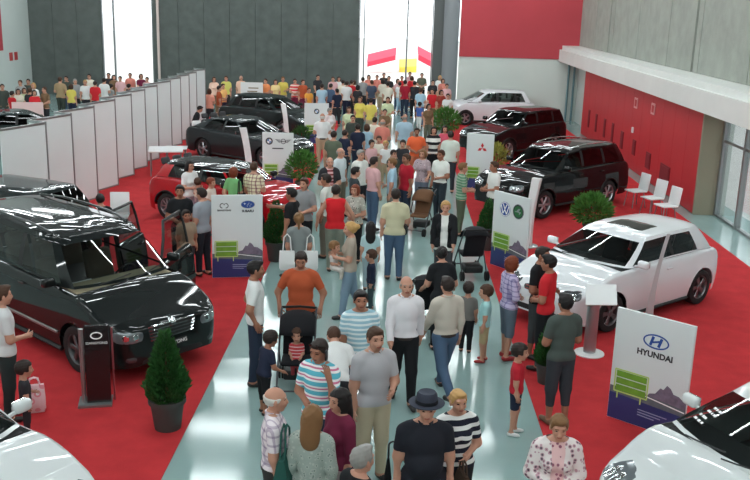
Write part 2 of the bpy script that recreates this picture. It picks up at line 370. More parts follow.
def make_car(name, label, P, loc, heading, group='cars on show'):
    L, W, H = P['L'], P['W'], P['H']; hw = W/2; rw = P.get('rw', .32); ra = rw+.06
    fo, wb = P['fo'], P['wb']; z0 = P.get('z0', .2)
    root = thing(name, label, 'car', (loc[0], loc[1], P.get('lift', .013)), heading, group)
    pt = P['paint']; trim = P.get('trim', BLK)
    X = lambda s: L/2-s                                 # s = distance back from the nose
    sf, sr = fo, fo+wb
    cowl, rF, rR, tail = P['cowl'], P['roof_f'], P['roof_r'], P['tail']
    zh, zc, zd = P['z_hood'], P['z_cowl'], P['z_deck']  # bonnet edge, cowl, rear deck heights
    rn, rr = P.get('rn', .38), P.get('rr', .3)
    zlow = P.get('z_nose', .56); zlr = P.get('z_rump', .62)
    ztp = lambda s: cinterp(s, [0, rn*.7, cowl, (cowl+tail)/2, tail, L], [zh-.05, zh, zc, zc+.02+P.get('belt_rise', .04)*.5, zc+P.get('belt_rise', .04) if tail > L-.35 else zd+.02, zd])
    def nose(s): return max(0., (rn-s)/rn), max(0., (s-(L-rr))/rr)
    def zt(s):
        a, b_ = nose(s); z = ztp(s)
        z = zlow+(z-zlow)*math.sqrt(max(0, 1-a*a)) if a else z
        return zlr+(z-zlr)*math.sqrt(max(0, 1-b_*b_)) if b_ else z
    def wd(s):
        a, b_ = nose(s); w = hw*(1-.07*max(0, (sf-s)/sf)**2-.05*max(0, (s-sr)/(L-sr))**2)
        return w*(1-.3*(1-math.sqrt(max(0, 1-a*a))))*(1-.16*(1-math.sqrt(max(0, 1-b_*b_))))
    def prof(z):
        zm = .58
        return 1-.055*max(0, (z-zm)/.45)**1.6-.06*max(0, (zm-z)/(zm-z0))**2
    def zbot(s):
        z = z0+.05*sum(nose(s))
        for q in (sf, sr):
            d = abs(s-q)
            if d < ra: z = max(z, rw+math.sqrt(ra*ra-d*d))
        return z
    # stations along the car
    doors = P['doors']                                  # [(start, end)...]
    st = [rn*(1-math.sin(a)) for a in np.linspace(PI/2, 0, 7)]+[L-rr*(1-math.sin(a)) for a in np.linspace(0, PI/2, 6)]
    for q in (sf, sr): st += [q+ra*math.cos(a)*.999 for a in np.linspace(0, PI, 11)]+[q-ra-.004, q+ra+.004]
    st += [e for d in doors for e in d]+[cowl, cowl+.03, tail]
    st = sorted(set(round(s, 4) for s in st if 0 <= s <= L))
    g = [st[0]]
    for s in st[1:]:
        while s-g[-1] > .24: g.append(g[-1]+min(.2, (s-g[-1])/2))
        if s-g[-1] > .0035: g.append(s)
    st = g; st[-1] = L
    NS = 8
    secs = []
    for s in st:
        zb, z1, w = zbot(s), zt(s), wd(s); zs = z1-.055*min(1, (z1-zb)/.4); zb = min(zb, zs-.03)
        half = [(w*prof(zb+(zs-zb)*k/(NS-1)), zb+(zs-zb)*k/(NS-1)) for k in range(NS)]
        y1 = half[-1][0]; half += [(y1-.018, zs+.026), (y1-.06, zs+.046)]
        yi = y1-.06; half += [(yi*.7, zs+.046+.03*(1-.49)), (yi*.36, zs+.046+.03*(1-.13)), (0, zs+.076)]
        secs.append(half)
    NC = len(secs[0])
    parts = {}
    def put(key, pts):
        mb = parts.setdefault(key, MB()); mb.add(pts, [tuple(range(len(pts)))])
    def weld(mb):
        d = {}; nv = []; nf = []; nm = []
        mp = []
        for p in mb.v:
            k = (round(p[0], 4), round(p[1], 4), round(p[2], 4))
            if k not in d: d[k] = len(nv); nv.append(p)
            mp.append(d[k])
        for q, m in zip(mb.f, mb.m):
            r_ = []
            for i in q:
                if mp[i] not in r_: r_.append(mp[i])
            if len(r_) > 2: nf.append(tuple(r_)); nm.append(m)
        mb.v, mb.f, mb.m = nv, nf, nm
        return mb
    inside = (cowl+.05, min(tail-.04, L-rr))
    for i in range(len(st)-1):
        s0, s1 = st[i], st[i+1]; sm = (s0+s1)/2
        for j in range(NC-1):
            zmid = (secs[i][j][1]+secs[i+1][j+1][1])/2
            if j >= 9 and inside[0] < sm < inside[1]: continue
            key = 'body'
            if j >= 9 and rn*.45 < sm < cowl+.04: key = 'bonnet'
            elif sm < sf-ra and zmid < zlow-.03: key = 'front_bumper'
            elif sm > sr+ra and zmid < zlr-.06: key = 'rear_bumper'
            elif 1 <= j < 9 and any(a <= sm <= b_ for a, b_ in doors): key = 'door%d' % [k for k, (a, b_) in enumerate(doors) if a <= sm <= b_][0]
            for s_ in (1, -1):
                q = [(X(s0), s_*secs[i][j][0], secs[i][j][1]), (X(s1), s_*secs[i+1][j][0], secs[i+1][j][1]), (X(s1), s_*secs[i+1][j+1][0], secs[i+1][j+1][1]), (X(s0), s_*secs[i][j+1][0], secs[i][j+1][1])]
                if s_ > 0: q = q[::-1]
                put((key, s_) if key.startswith('door') else key, q)
    for e, i in ((0, 0), (1, len(st)-1)):
        for j in range(NC-1):
            (ya, za), (yb, zb_) = secs[i][j], secs[i][j+1]; x = X(st[i])
            q = [(x, ya, za), (x, -ya, za), (x, -yb, zb_), (x, yb, zb_)]
            zmid = (za+zb_)/2
            put(('front_bumper' if zmid < zlow-.03 else 'body') if e == 0 else ('rear_bumper' if zmid < zlr-.06 else 'body'), q if e else q[::-1])
    # greenhouse: columns run from belt to roof, rows up the glass
    zr = lambda s: H-.055-P.get('roof_fall', .05)*max(0, (s-(rF+.35*(rR-rF)))/(rR-rF))**2-.05*max(0, 1-(s-rF)/.5)**2
    yb_ = lambda s: wd(s)*prof(zt(s))-.035
    yr = lambda s: P.get('wr', .62)*hw/.9*(1-.06*((s-(rF+rR)/2)/((rR-rF)/2))**2)/.69*.69
    ycf, yct = yb_(cowl+.15), yb_(min(tail-.1, L-rr))
    colsL = []   # (belt pt, roof pt, kind of the strip that FOLLOWS)
    for f, kd in ((0, 'ws'), (.35, 'ws'), (.7, 'ws'), (.93, 'body')):
        colsL.append(((X(cowl+.17*f*f), ycf*f, zt(cowl)+.03), (X(rF+.08*f*f), yr(rF+.1)*f, zr(rF)+.035*(1-f*f)), kd))
    for sb, srf, kd in P['cols']:
        colsL.append(((X(sb), yb_(sb), zt(sb)+.005), (X(srf), yr(srf), zr(srf)), kd))
    for f, kd in ((.9, 'rw'), (.55, 'rw'), (0, None)):
        colsL.append(((X(tail-.1*f*f), yct*f, zt(min(tail, L-rr*.6))+.03), (X(rR-.06*f*f), yr(rR)*f, zr(rR)+.03*(1-f*f)), kd))
    rows = P.get('rows', [0, .06, .3, .6, .87, 1.])
    def gpt(c, h):
        (a, b2) = c[0], c[1]; p = np.array(a)*(1-h)+np.array(b2)*h; bl = 4*h*(1-h)
        sgn = 1 if p[0] > X((cowl+tail)/2) else -1
        side = min(1, abs(p[1])/max(.1, hw*.7))
        p[1] += .022*bl*side; p[0] += .035*bl*sgn*(1-side) if True else 0
        return p
    wins = {}
    nw = 0
    for ci in range(len(colsL)-1):
        kd = colsL[ci][2]
        if kd == 'win': nw += 1
        for ri in range(len(rows)-1):
            q = [gpt(colsL[ci], rows[ri]), gpt(colsL[ci+1], rows[ri]), gpt(colsL[ci+1], rows[ri+1]), gpt(colsL[ci], rows[ri+1])]
            isw = kd in ('ws', 'rw', 'win') and 1 <= ri <= len(rows)-3
            for s_ in (1, -1):
                k = [(p[0], p[1]*s_, p[2]) for p in q]
                if s_ > 0: k = k[::-1]
                k = k[::-1]
                if isw: key = {'ws': ('windscreen', 0), 'rw': ('rear_window', 0)}.get(kd) or ('side_window', nw*s_); wins.setdefault(key, MB()).add(k, [(0, 1, 2, 3)])
                else: put(('pillar', ci*s_) if kd == 'pillar' and 1 <= ri <= len(rows)-3 else ('roof' if P.get('roof_paint') and ri >= len(rows)-2 else 'body'), k)
    # roof skin closes the top ring
    ring = [np.array(c[1]) for c in colsL]
    lim = (X(rR-.25), X(rF+.3))
    def inner(p, k):
        sp = np.array((min(max(p[0], lim[0]), lim[1]), 0, 0)); q = p+(sp-p)*k; q[2] = p[2]*(1-k)+(zr(L/2-sp[0])+.035)*k+ .03*math.sin(PI*k)*(abs(p[1])/hw); return q
    ks = [0, .12, .35, .65, 1.]
    for ci in range(len(ring)-1):
        for k0, k1 in zip(ks, ks[1:]):
            q = [inner(ring[ci], k0), inner(ring[ci+1], k0), inner(ring[ci+1], k1), inner(ring[ci], k1)]
            for s_ in (1, -1):
                k = [(p[0], p[1]*s_, p[2]) for p in q]
                put('roof' if P.get('roof_paint') else 'body', k if s_ > 0 else k[::-1])
    allmb = MB()
    nm = {'body': ('body', pt), 'bonnet': ('bonnet', pt), 'front_bumper': ('front_bumper', pt), 'rear_bumper': ('rear_bumper', pt), 'pillar_trim': ('pillar_trim', BLK), 'roof': ('roof', P.get('roof_paint'))}
    doorobj = {}
    openside = P.get('open', 0)
    for key, mb in parts.items():
        weld(mb)
        bm = bmesh.new(); me = mb.mesh('tmp', pt); bm.from_mesh(me); bmesh.ops.recalc_face_normals(bm, faces=bm.faces); bm.to_mesh(me); bm.free()
        me.polygons.foreach_set('use_smooth', [True]*len(me.polygons)); me.set_sharp_from_angle(angle=R(38))
        allmb.add([v.co.copy() for v in me.vertices], [tuple(p.vertices) for p in me.polygons])
        if isinstance(key, tuple) and key[0] == 'pillar':
            me.materials.clear(); me.materials.append(BLK); link('pillar_trim', me, root)
        elif isinstance(key, tuple):
            k = int(key[0][4:]); o = link('door', me, root); doorobj[k, key[1]] = o
        else:
            me.materials.clear(); me.materials.append(nm[key][1]); link(nm[key][0], me, root)
            for o in root.children:
                if o.data is me: me.name = nm[key][0]
    bvh = BVHTree.FromPolygons(allmb.v, allmb.f)
    for (kind, q), mb in wins.items():
        weld(mb); o = mb.build(kind, CARGLASS_D if (kind != 'windscreen' and P.get('privacy')) else CARGLASS, root, 180)
        if kind == 'side_window':
            dk = (abs(q)-1, 1 if q > 0 else -1)
            if openside and dk[1] == openside and dk in doorobj: o.parent = doorobj[dk]
    def patch(corn, d, nm_, m, n=8, k=5, off=.006, rnd=.5, parent=None, extra=None):
        """a panel laid on the body: four corners are projected along d; its rim is turned in to give it thickness"""
        c = [Vector(p) for p in corn]; d = Vector(d).normalized(); mb = MB(); v = []
        for a in range(n+1):
            for b2 in range(k+1):
                u_, w_ = 2*a/n-1, 2*b2/k-1
                uu, ww = u_*math.sqrt(1-rnd*w_*w_/2), w_*math.sqrt(1-rnd*u_*u_/2); uu = (uu+1)/2; ww = (ww+1)/2
                p = (c[0]*(1-uu)+c[1]*uu)*(1-ww)+(c[3]*(1-uu)+c[2]*uu)*ww
                h_, no, _, _ = bvh.ray_cast(p-d*1.2, d)
                if h_ is None: h_, no, _, _ = bvh.find_nearest(p)
                edge = a in (0, n) or b2 in (0, k)
                v.append(h_-d*(off if not edge else -.004))
        f = [(a*(k+1)+b2, (a+1)*(k+1)+b2, (a+1)*(k+1)+b2+1, a*(k+1)+b2+1) for a in range(n) for b2 in range(k)]
        mb.add(v, f); return mb.build(nm_, m, parent or root, 50)
    # lamps, grille, plates
    for s_ in (1, -1):
        y0, y1, za, zb2 = P.get('lamp', (.5, .93, .6, .76)); sl = P.get('lamp_slant', .06)
        ang = P.get('lamp_ang', .55)
        lmp = patch([(L/2, s_*hw*y0, za), (L/2-.1, s_*hw*y1, za+sl*.6), (L/2-.1, s_*hw*y1, zb2+sl), (L/2, s_*hw*y0, zb2)], (-1, -ang*s_, 0), 'headlamp', P.get('lamp_mat', LAMPGL), 10, 6, .008, .6)
        for fy in (.3, .62):
            yy = hw*(y0+(y1-y0)*fy); zz = (za+zb2)/2+sl*fy*.6
            patch([(L/2, s_*(yy-.055), zz-.055), (L/2, s_*(yy+.055), zz-.055), (L/2, s_*(yy+.055), zz+.055), (L/2, s_*(yy-.055), zz+.055)], (-1, -ang*s_*.5, 0), 'reflector', CHROME, 7, 7, .014, 1., lmp)
        y0, y1, za, zb2 = P.get('tlamp', (.72, .98, .75, 1.0))
        patch([(-L/2, s_*hw*y0, za), (-L/2, s_*hw*y1, za), (-L/2, s_*hw*y1, zb2), (-L/2, s_*hw*y0, zb2)], (1, -.5*s_, 0), 'tail_lamp', TAILGL, 6, 6, .012, .5)
        if P.get('fog', True):
            patch([(L/2, s_*hw*.6, .33), (L/2, s_*hw*.8, .34), (L/2, s_*hw*.8, .43), (L/2, s_*hw*.6, .43)], (-1, -.3*s_, 0), 'fog_lamp', LAMPDK, 5, 4, .006, .9)
    gy, ga, gb = P.get('grille', (.36, .56, .68))
    gr = patch([(L/2, -hw*gy*.86, ga), (L/2, hw*gy*.86, ga), (L/2, hw*gy, gb), (L/2, -hw*gy, gb)], (-1, 0, 0), 'grille', BLK, 10, 5, .012, .35)
    bt = P.get('bar_t', .009)
    for q in range(P.get('bars', 3)):
        z = ga+(gb-ga)*(q+.7)/(P.get('bars', 3)+.4); e = hw*gy*(.84+.1*q/max(1, P.get('bars', 3)))
        patch([(L/2, -e, z-bt), (L/2, e, z-bt), (L/2, e, z+bt), (L/2, -e, z+bt)], (-1, 0, 0), 'grille_bar', P.get('bar_mat', CHROME), 10, 2, .026, .0, gr)
    if P.get('badge'):
        z = P.get('badge_z', gb-.05)
        patch([(L/2, -.055, z-.045), (L/2, .055, z-.045), (L/2, .055, z+.045), (L/2, -.055, z+.045)], (-1, 0, 0), 'badge', CHROME, 6, 6, .034, 1.)
    patch([(L/2, -hw*.62, .25), (L/2, hw*.62, .25), (L/2, hw*.56, .38), (L/2, -hw*.56, .38)], (-1, 0, 0), 'air_intake', BLK, 8, 3, .006, .4)
    patch([(L/2, -.26, .42), (L/2, .26, .42), (L/2, .26, .53), (L/2, -.26, .53)], (-1, 0, 0), 'number_plate', P.get('plate', PLATE), 4, 2, .016, 0.)
    patch([(-L/2, -.26, .7), (-L/2, .26, .7), (-L/2, .26, .81), (-L/2, -.26, .81)], (1, 0, 0), 'number_plate', PLATE, 4, 2, .016, 0.)
    if P.get('sunroof'):
        a, b2 = P['sunroof']
        patch([(X(a), -hw*.5, H+.3), (X(a), hw*.5, H+.3), (X(b2), hw*.48, H+.3), (X(b2), -hw*.48, H+.3)], (0, 0, -1), 'sunroof', mat('sunroof_glass', (10, 11, 12), .08, spec=.3), 6, 6, .008, .25)
    if P.get('rails'):
        for s_ in (1, -1):
            a, b2 = rF+.25, rR-.15; mb = MB(); pts = []
            for k in range(9):
                s = a+(b2-a)*k/8; up = .055*min(1, 4*min(k, 8-k)/8)
                pts.append((X(s), s_*(yr(s)-.05), zr(s)+.02+up))
            mb.tube(pts, .019, 6); mb.build('roof_rail', P['rails'], root, 60)
    # cladding along the sills and arches
    for s_ in (1, -1):
        a, b2 = sf+ra+.01, sr-ra-.01; mb = MB(); pts = []
        for k in range(9): s = a+(b2-a)*k/8; pts.append((X(s), s_*wd(s)*prof(z0+.02), z0+.015))
        mb.tube(pts, .035, 6); mb.build('sill', trim, root, 60)
        if P.get('side_strip'):
            mb = MB(); pts = [(X(a+(b2-a)*k/8), s_*(wd(a+(b2-a)*k/8)*prof(.5)+.004), .5) for k in range(9)]
            mb.tube(pts, .022, 5); mb.build('side_strip', P['side_strip'], root, 60)
        for q in (sf, sr):
            mb = MB(); pts = []
            for a_ in np.linspace(.06*PI, .94*PI, 13):
                s = q+ra*math.cos(a_); z = rw+ra*math.sin(a_); pts.append((X(s), s_*(wd(s)*prof(z)-.004), z))
            mb.tube(pts, .02 if P.get('cladding') else .01, 5); mb.build('wheel_arch', BLK if P.get('cladding') else pt, root, 60)
        # mirror: shell on a foot at the front of the first door
        ms = P['cols'][0][0]+.1; mz = zt(ms)+.07; my = yb_(ms)
        mb = MB(); mb.rbox(X(ms)+.0, s_*(my+.16), mz+.015, .11, .2, .13, .045, 3); mb.tube([(X(ms)-.01, s_*(my-.01), mz-.05), (X(ms), s_*(my+.09), mz-.02)], .024, 6)
        mo = mb.build('mirror', P.get('mirror', pt), root, 60)
        if openside == s_: mo.parent = doorobj.get((0, s_), root)
        g2 = MB(); g2.rbox(X(ms)-.058, s_*(my+.16), mz+.015, .008, .17, .1, .003, 1); g2.build('mirror_glass', CHROME, mo if mo.parent is root else doorobj.get((0, s_), root))
    # door handles
    for (k, s_), o in doorobj.items():
        a, b2 = doors[k]; s = b2-.17; z = zt(s)-.16
        mb = MB(); mb.rbox(X(s), s_*(wd(s)*prof(z)+.018), z, .17, .03, .032, .012, 2); mb.tube([(X(s)-.07, s_*(wd(s)*prof(z)-.01), z), (X(s)-.07, s_*(wd(s)*prof(z)+.015), z)], .01, 5)
        mb.build('handle', P.get('handle', pt), o, 60)
    # wipers
    for q, y0 in ((0, .08), (1, -.5)):
        a = gpt(colsL[0], .02); mb = MB(); pts = []
        for k in range(5):
            y = hw*(y0+.55*k/4); h = .03+.1*(k/4)
            f = abs(y)/ycf; ps = (X(cowl+.17*f*f)*(1-h)+X(rF+.08*f*f)*h+.05, y, (zt(cowl)+.03)*(1-h)+zr(rF)*h+.015); pts.append(ps)
        mb.tube(pts, .009, 4); mb.build('wiper', BLK, root)
    if P.get('ws_text'):
        mb = MB()
        def wsp(f, h):
            xx = X(cowl+.17*f*f)*(1-h)+X(rF+.08*f*f)*h+.035*4*h*(1-h)*(1-min(1, abs(f)*ycf/(hw*.7)))+.012; return (xx, f*(ycf*(1-h)+yr(rF+.1)*h), (zt(cowl)+.03)*(1-h)+(zr(rF)+.035*(1-f*f))*h+.012)
        for h, f0, segs in P['ws_text']:
            f = f0
            for ln in segs:
                a_, b_2 = f, f+ln; mb.add([wsp(a_, h), wsp(b_2, h), wsp(b_2, h+.035), wsp(a_, h+.035)], [(0, 1, 2, 3)]); f += ln+.02
        mb.build('windscreen_lettering', mat('ink_white2', (235, 235, 235), .6), root)['kind'] = 'stuff'
    # underbody with closed wheel housings
    mb = MB(); mb.box(X(L-.25), X(.25), -hw+.3, hw-.3, z0+.0, zc-.28); mb.box(X(sr-ra), X(sf+ra), -hw+.1, hw-.1, z0, z0+.16)
    mb.build('underbody', BLK, root)
    # cabin
    inn = P.get('interior', mat('cabin_grey', (58, 58, 60), .8)); dash = P.get('dash', inn)
    fl = z0+.17
    mb = MB(); mb.box(X(tail-.1), X(cowl+.3), -hw+.14, hw-.14, fl, fl+.04); mb.build('cabin_floor', BLK, root)
    mb = MB(); yw = ycf-.06
    pf = [(X(cowl+.1), zt(cowl)-.02), (X(cowl+.5), zt(cowl)+.0), (X(cowl+.62), zt(cowl)-.06), (X(cowl+.6), zt(cowl)-.3), (X(cowl+.4), fl+.2), (X(cowl+.1), fl+.2)]
    v = [(x, -yw, z) for x, z in pf]+[(x, yw, z) for x, z in pf]; n = len(pf)
    mb.add(v, [tuple(range(n)), tuple(range(2*n-1, n-1, -1))]+[(i, n+i, n+(i+1) % n, (i+1) % n) for i in range(n)]); mb.build('dashboard', dash, root)
    seat = MB()
    def seat_at(mb, sx, y, wdt):
        mb.rbox(X(sx), y, fl+.24, .52, wdt, .16, .05, 2)
        T = Matrix.Translation((X(sx+.25), y, fl+.28)) @ Matrix.Rotation(-.28, 4, 'Y'); mb.rbox(0, 0, .3, .14, wdt*.94, .62, .06, 2, 0, T)
        mb.tube([T @ Vector((0, -.05, .58)), T @ Vector((0, -.05, .68))], .01, 4); mb.tube([T @ Vector((0, .05, .58)), T @ Vector((0, .05, .68))], .01, 4)
        mb.rbox(0, 0, .72, .1, .26, .17, .045, 2, 0, T)
    s1 = cowl+1.12
    for y in (.37, -.37): m_ = MB(); seat_at(m_, s1, y*hw/.9, .5); m_.build('front_seat', inn, root, 60)
    srow = s1+.9
    while srow < tail-.5:
        for y in (.42, 0, -.42): m_ = MB(); seat_at(m_, srow, y*hw/.9, .4); m_.build('rear_seat', inn, root, 60)
        srow += .92
    m_ = MB(); T = Matrix.Translation((X(cowl+.72), .37*hw/.9, zt(cowl)-.1)) @ Matrix.Rotation(-1.1, 4, 'Y')
    m_.tube([(.18*math.cos(a), .18*math.sin(a), 0) for a in np.linspace(0, 2*PI, 17)], .014, 6, 0, T); m_.tube([(-.17, 0, 0), (.17, 0, 0)], .014, 5, 0, T); m_.tube([(0, 0, -.16), (0, 0, 0)], .03, 6, 0, T)
    m_.build('steering_wheel', BLK, root, 60)
    # wheels
    tm, rm = wheel_mesh(rw, P.get('tw', .21), P.get('rim', 'five'), P.get('alloy', ALLOY))
    for q in (sf, sr):
        for s_ in (1, -1):
            o = link('wheel', tm, root); o.location = (X(q), s_*(hw-.125), rw); o.rotation_euler = (0, 0, 0 if s_ > 0 else PI)
            if q == sf and P.get('steer'): o.rotation_euler[2] += P['steer']
            link('rim', rm, o)
    if openside:
        # doors on one side stand open: window frame added, hinge at the front edge
        for (k, s_), o in doorobj.items():
            if s_ != openside: continue
            a, b2 = doors[k]; mb = MB(); mb2 = MB()
            wc = [c for c in P['cols']]; ci = [i for i, c in enumerate(wc) if c[2] == 'win'][k]
            cA, cB = colsL[4+ci], colsL[5+ci]; fr = [gpt(cA, .02), gpt(cA, .5), gpt(cA, .9), gpt(cB, .9), gpt(cB, .5), gpt(cB, .02)]
            mb.tube([(p[0], p[1]*s_, p[2]) for p in fr], .024, 6); mb.build('window_frame', BLK, o, 60)
            # inner lining
            v = [(X(a+.03), wd(a)*prof(.5)*s_-.07*s_, .36), (X(b2-.03), wd(b2)*prof(.5)*s_-.07*s_, .36), (X(b2-.03), yb_(b2)*s_-.05*s_, zt(b2)-.02), (X(a+.03), yb_(a)*s_-.05*s_, zt(a)-.02)]
            v2 = [(p[0], p[1]+.04*s_, p[2]) for p in v]
            mb2.add(v+v2, [(0, 1, 2, 3), (7, 6, 5, 4), (0, 4, 5, 1), (1, 5, 6, 2), (2, 6, 7, 3), (3, 7, 4, 0)]); mb2.build('door_lining', inn, o)
            hx, hy = X(a), wd(a)*s_
            Mo = Matrix.Translation((hx, hy, 0)) @ Matrix.Rotation(-R(P.get('open_ang', 60))*s_, 4, 'Z') @ Matrix.Translation((-hx, -hy, 0))
            o.matrix_local = Mo
    for o in list(doorobj.values()):
        o.data.materials.clear(); o.data.materials.append(pt)
    return root, patch
P_HATCH = dict(L=4.1, W=1.79, H=1.48, fo=.87, wb=2.58, rw=.325, cowl=1.08, roof_f=1.86, roof_r=3.64, tail=3.92, z_hood=.8, z_cowl=.99, z_deck=.95, belt_rise=.03,
    doors=[(1.34, 2.56)], cols=[(1.36, 2.0, 'win'), (2.5, 2.47, 'pillar'), (2.6, 2.57, 'win'), (3.3, 3.2, 'body'), (3.7, 3.46, 'body')], wr=.63, z0=.19,
    paint=paint('white', (222, 225, 228)), sunroof=(2.08, 2.72), lamp=(.52, .93, .6, .74), lamp_mat=LAMPDK, bars=2, bar_mat=mat('grille_red', (150, 24, 28), .4), rim='double',
    alloy=mat('alloy_dark', (120, 116, 118), .35, metal=.8), badge=True, grille=(.4, .6, .7), mirror=paint('white', (222, 225, 228)))
P_MPV = dict(L=5.13, W=1.92, H=1.82, fo=.98, wb=3.0, rw=.34, cowl=1.0, roof_f=1.72, roof_r=4.7, tail=4.98, z_hood=.9, z_cowl=1.12, z_deck=1.12, belt_rise=.05, rn=.45, z_nose=.76,
    doors=[(1.4, 2.58), (2.63, 3.62)], cols=[(1.38, 1.92, 'win'), (2.53, 2.52, 'pillar'), (2.64, 2.63, 'win'), (3.56, 3.52, 'pillar'), (3.68, 3.64, 'win'), (4.5, 4.3, 'body'), (4.8, 4.55, 'body')],
    wr=.66, z0=.22, paint=paint('black_green', (20, 25, 25)), rails=mat('rail_black', (30, 33, 34), .3, spec=.6), lamp=(.48, .95, .6, .78), lamp_slant=.04, grille=(.46, .56, .82), bars=5, bar_t=.014,
    badge=True, badge_z=.8, dash=mat('cabin_beige', (176, 160, 132), .8), interior=mat('cabin_brown', (92, 82, 68), .85), side_strip=mat('strip_grey', (150, 152, 150), .3, metal=.6), rim='six', alloy=mat('alloy_dark2', (96, 98, 100), .4, metal=.7))
P_SUV = dict(L=4.64, W=1.82, H=1.7, fo=.93, wb=2.67, rw=.36, cowl=1.22, roof_f=1.98, roof_r=4.25, tail=4.5, z_hood=.98, z_cowl=1.12, z_deck=1.1, belt_rise=.06, rn=.4, z_nose=.7, z_rump=.75,
    doors=[(1.52, 2.48), (2.52, 3.42)], cols=[(1.52, 2.12, 'win'), (2.44, 2.42, 'pillar'), (2.54, 2.52, 'win'), (3.36, 3.3, 'pillar'), (3.46, 3.4, 'win'), (4.12, 3.95, 'body'), (4.35, 4.12, 'body')],
    wr=.65, z0=.28, paint=paint('black', (17, 19, 20)), rails=CHROME, lamp=(.5, .95, .72, .88), grille=(.4, .66, .84), bars=2, badge=True, cladding=True, privacy=True, tlamp=(.78, .98, .85, 1.2), rim='six',
    side_strip=None)
# ------------------------------------------------------------------ people: one continuous skin grown from a distance field
def surface_net(D, org, vx):
    """quads around the zero level of grid D"""
    ins = D < 0
    nx, ny, nz = D.shape
    c = [ins[i:nx-1+i, j:ny-1+j, k:nz-1+k] for i in (0, 1) for j in (0, 1) for k in (0, 1)]
    cnt = sum(a.astype(np.int8) for a in c)
    act = (cnt > 0) & (cnt < 8)
    I = np.argwhere(act)
    idx = np.full(act.shape, -1, np.int64); idx[act] = np.arange(len(I))
    acc = np.zeros((len(I), 3)); n = np.zeros(len(I))
    corners = [(i, j, k) for i in (0, 1) for j in (0, 1) for k in (0, 1)]
    for a in corners:
        for ax in range(3):
            if a[ax]: continue
            b = list(a); b[ax] = 1
            da = D[I[:, 0]+a[0], I[:, 1]+a[1], I[:, 2]+a[2]]; db = D[I[:, 0]+b[0], I[:, 1]+b[1], I[:, 2]+b[2]]
            x = (da < 0) != (db < 0)
            t = np.where(x, da/np.where(x, da-db, 1), 0)
            p = np.tile(np.array(a, float), (len(I), 1)); p[:, ax] += t
            acc[x] += p[x]; n[x] += 1
    V = (I + acc/n[:, None])*vx + org
    F = []
    for ax in range(3):
        o1, o2 = [(1, 2), (2, 0), (0, 1)][ax]
        sl = [slice(None)]*3; sl[ax] = slice(0, -1); s2 = [slice(None)]*3; s2[ax] = slice(1, None)
        A = ins[tuple(sl)]; B = ins[tuple(s2)]
        for flip, X in ((0, A & ~B), (1, ~A & B)):
            E = np.argwhere(X)
            ok = (E[:, o1] > 0) & (E[:, o2] > 0) & (E[:, o1] < D.shape[o1]-1) & (E[:, o2] < D.shape[o2]-1)
            E = E[ok]
            q = []
            for d1, d2 in ((0, 0), (1, 0), (1, 1), (0, 1)):
                e = E.copy(); e[:, o1] -= 1-d1; e[:, o2] -= 1-d2; q.append(idx[e[:, 0], e[:, 1], e[:, 2]])
            q = np.stack(q, 1)
            F.append(q[:, ::-1] if flip else q)
    return V, np.concatenate(F)
def grid(lo, hi, vx):
    ax = [np.arange(l-2*vx, h+2*vx, vx, dtype=np.float32) for l, h in zip(lo, hi)]
    return np.stack(np.meshgrid(*ax, indexing='ij'), -1), np.array([a[0] for a in ax])
def d_cone(P, a, b, ra, rb, fl=1.0):
    a = np.asarray(a, np.float32); b = np.asarray(b, np.float32); ab = b-a
    t = np.clip(((P-a)@ab)/max(1e-9, float(ab@ab)), 0, 1)
    q = P-a-t[..., None]*ab
    return np.sqrt((q*q).sum(-1))-(ra+(rb-ra)*t), t
def d_ell(P, c, r):
    r = np.asarray(r, np.float32); q = (P-np.asarray(c, np.float32))
    k0 = np.sqrt(((q/r)**2).sum(-1)); k1 = np.sqrt(((q/(r*r))**2).sum(-1))
    return k0*(k0-1)/np.maximum(k1, 1e-6)
def smin(ds, k):
    m = np.minimum.reduce(ds); s = 0
    for d in ds: s = s+np.exp(np.clip((m-d)/k, -60, 0))
    return m-k*np.log(s)
def relax(V, F, it=1, lam=.5):
    n = len(V)
    for _ in range(it):
        S = np.zeros((n, 3)); c = np.zeros(n)
        for i in range(4):
            np.add.at(S, F[:, i], V[F[:, (i+1) % 4]]+V[F[:, i-1]]); np.add.at(c, F[:, i], 2)
        V = V+(S/np.maximum(c, 1)[:, None]-V)*lam
    return V
def normals(V, F):
    fn = np.cross(V[F[:, 2]]-V[F[:, 0]], V[F[:, 3]]-V[F[:, 1]])
    N = np.zeros_like(V)
    for i in range(4): np.add.at(N, F[:, i], fn)
    return N/np.maximum(np.linalg.norm(N, axis=1), 1e-9)[:, None]
_head = {}
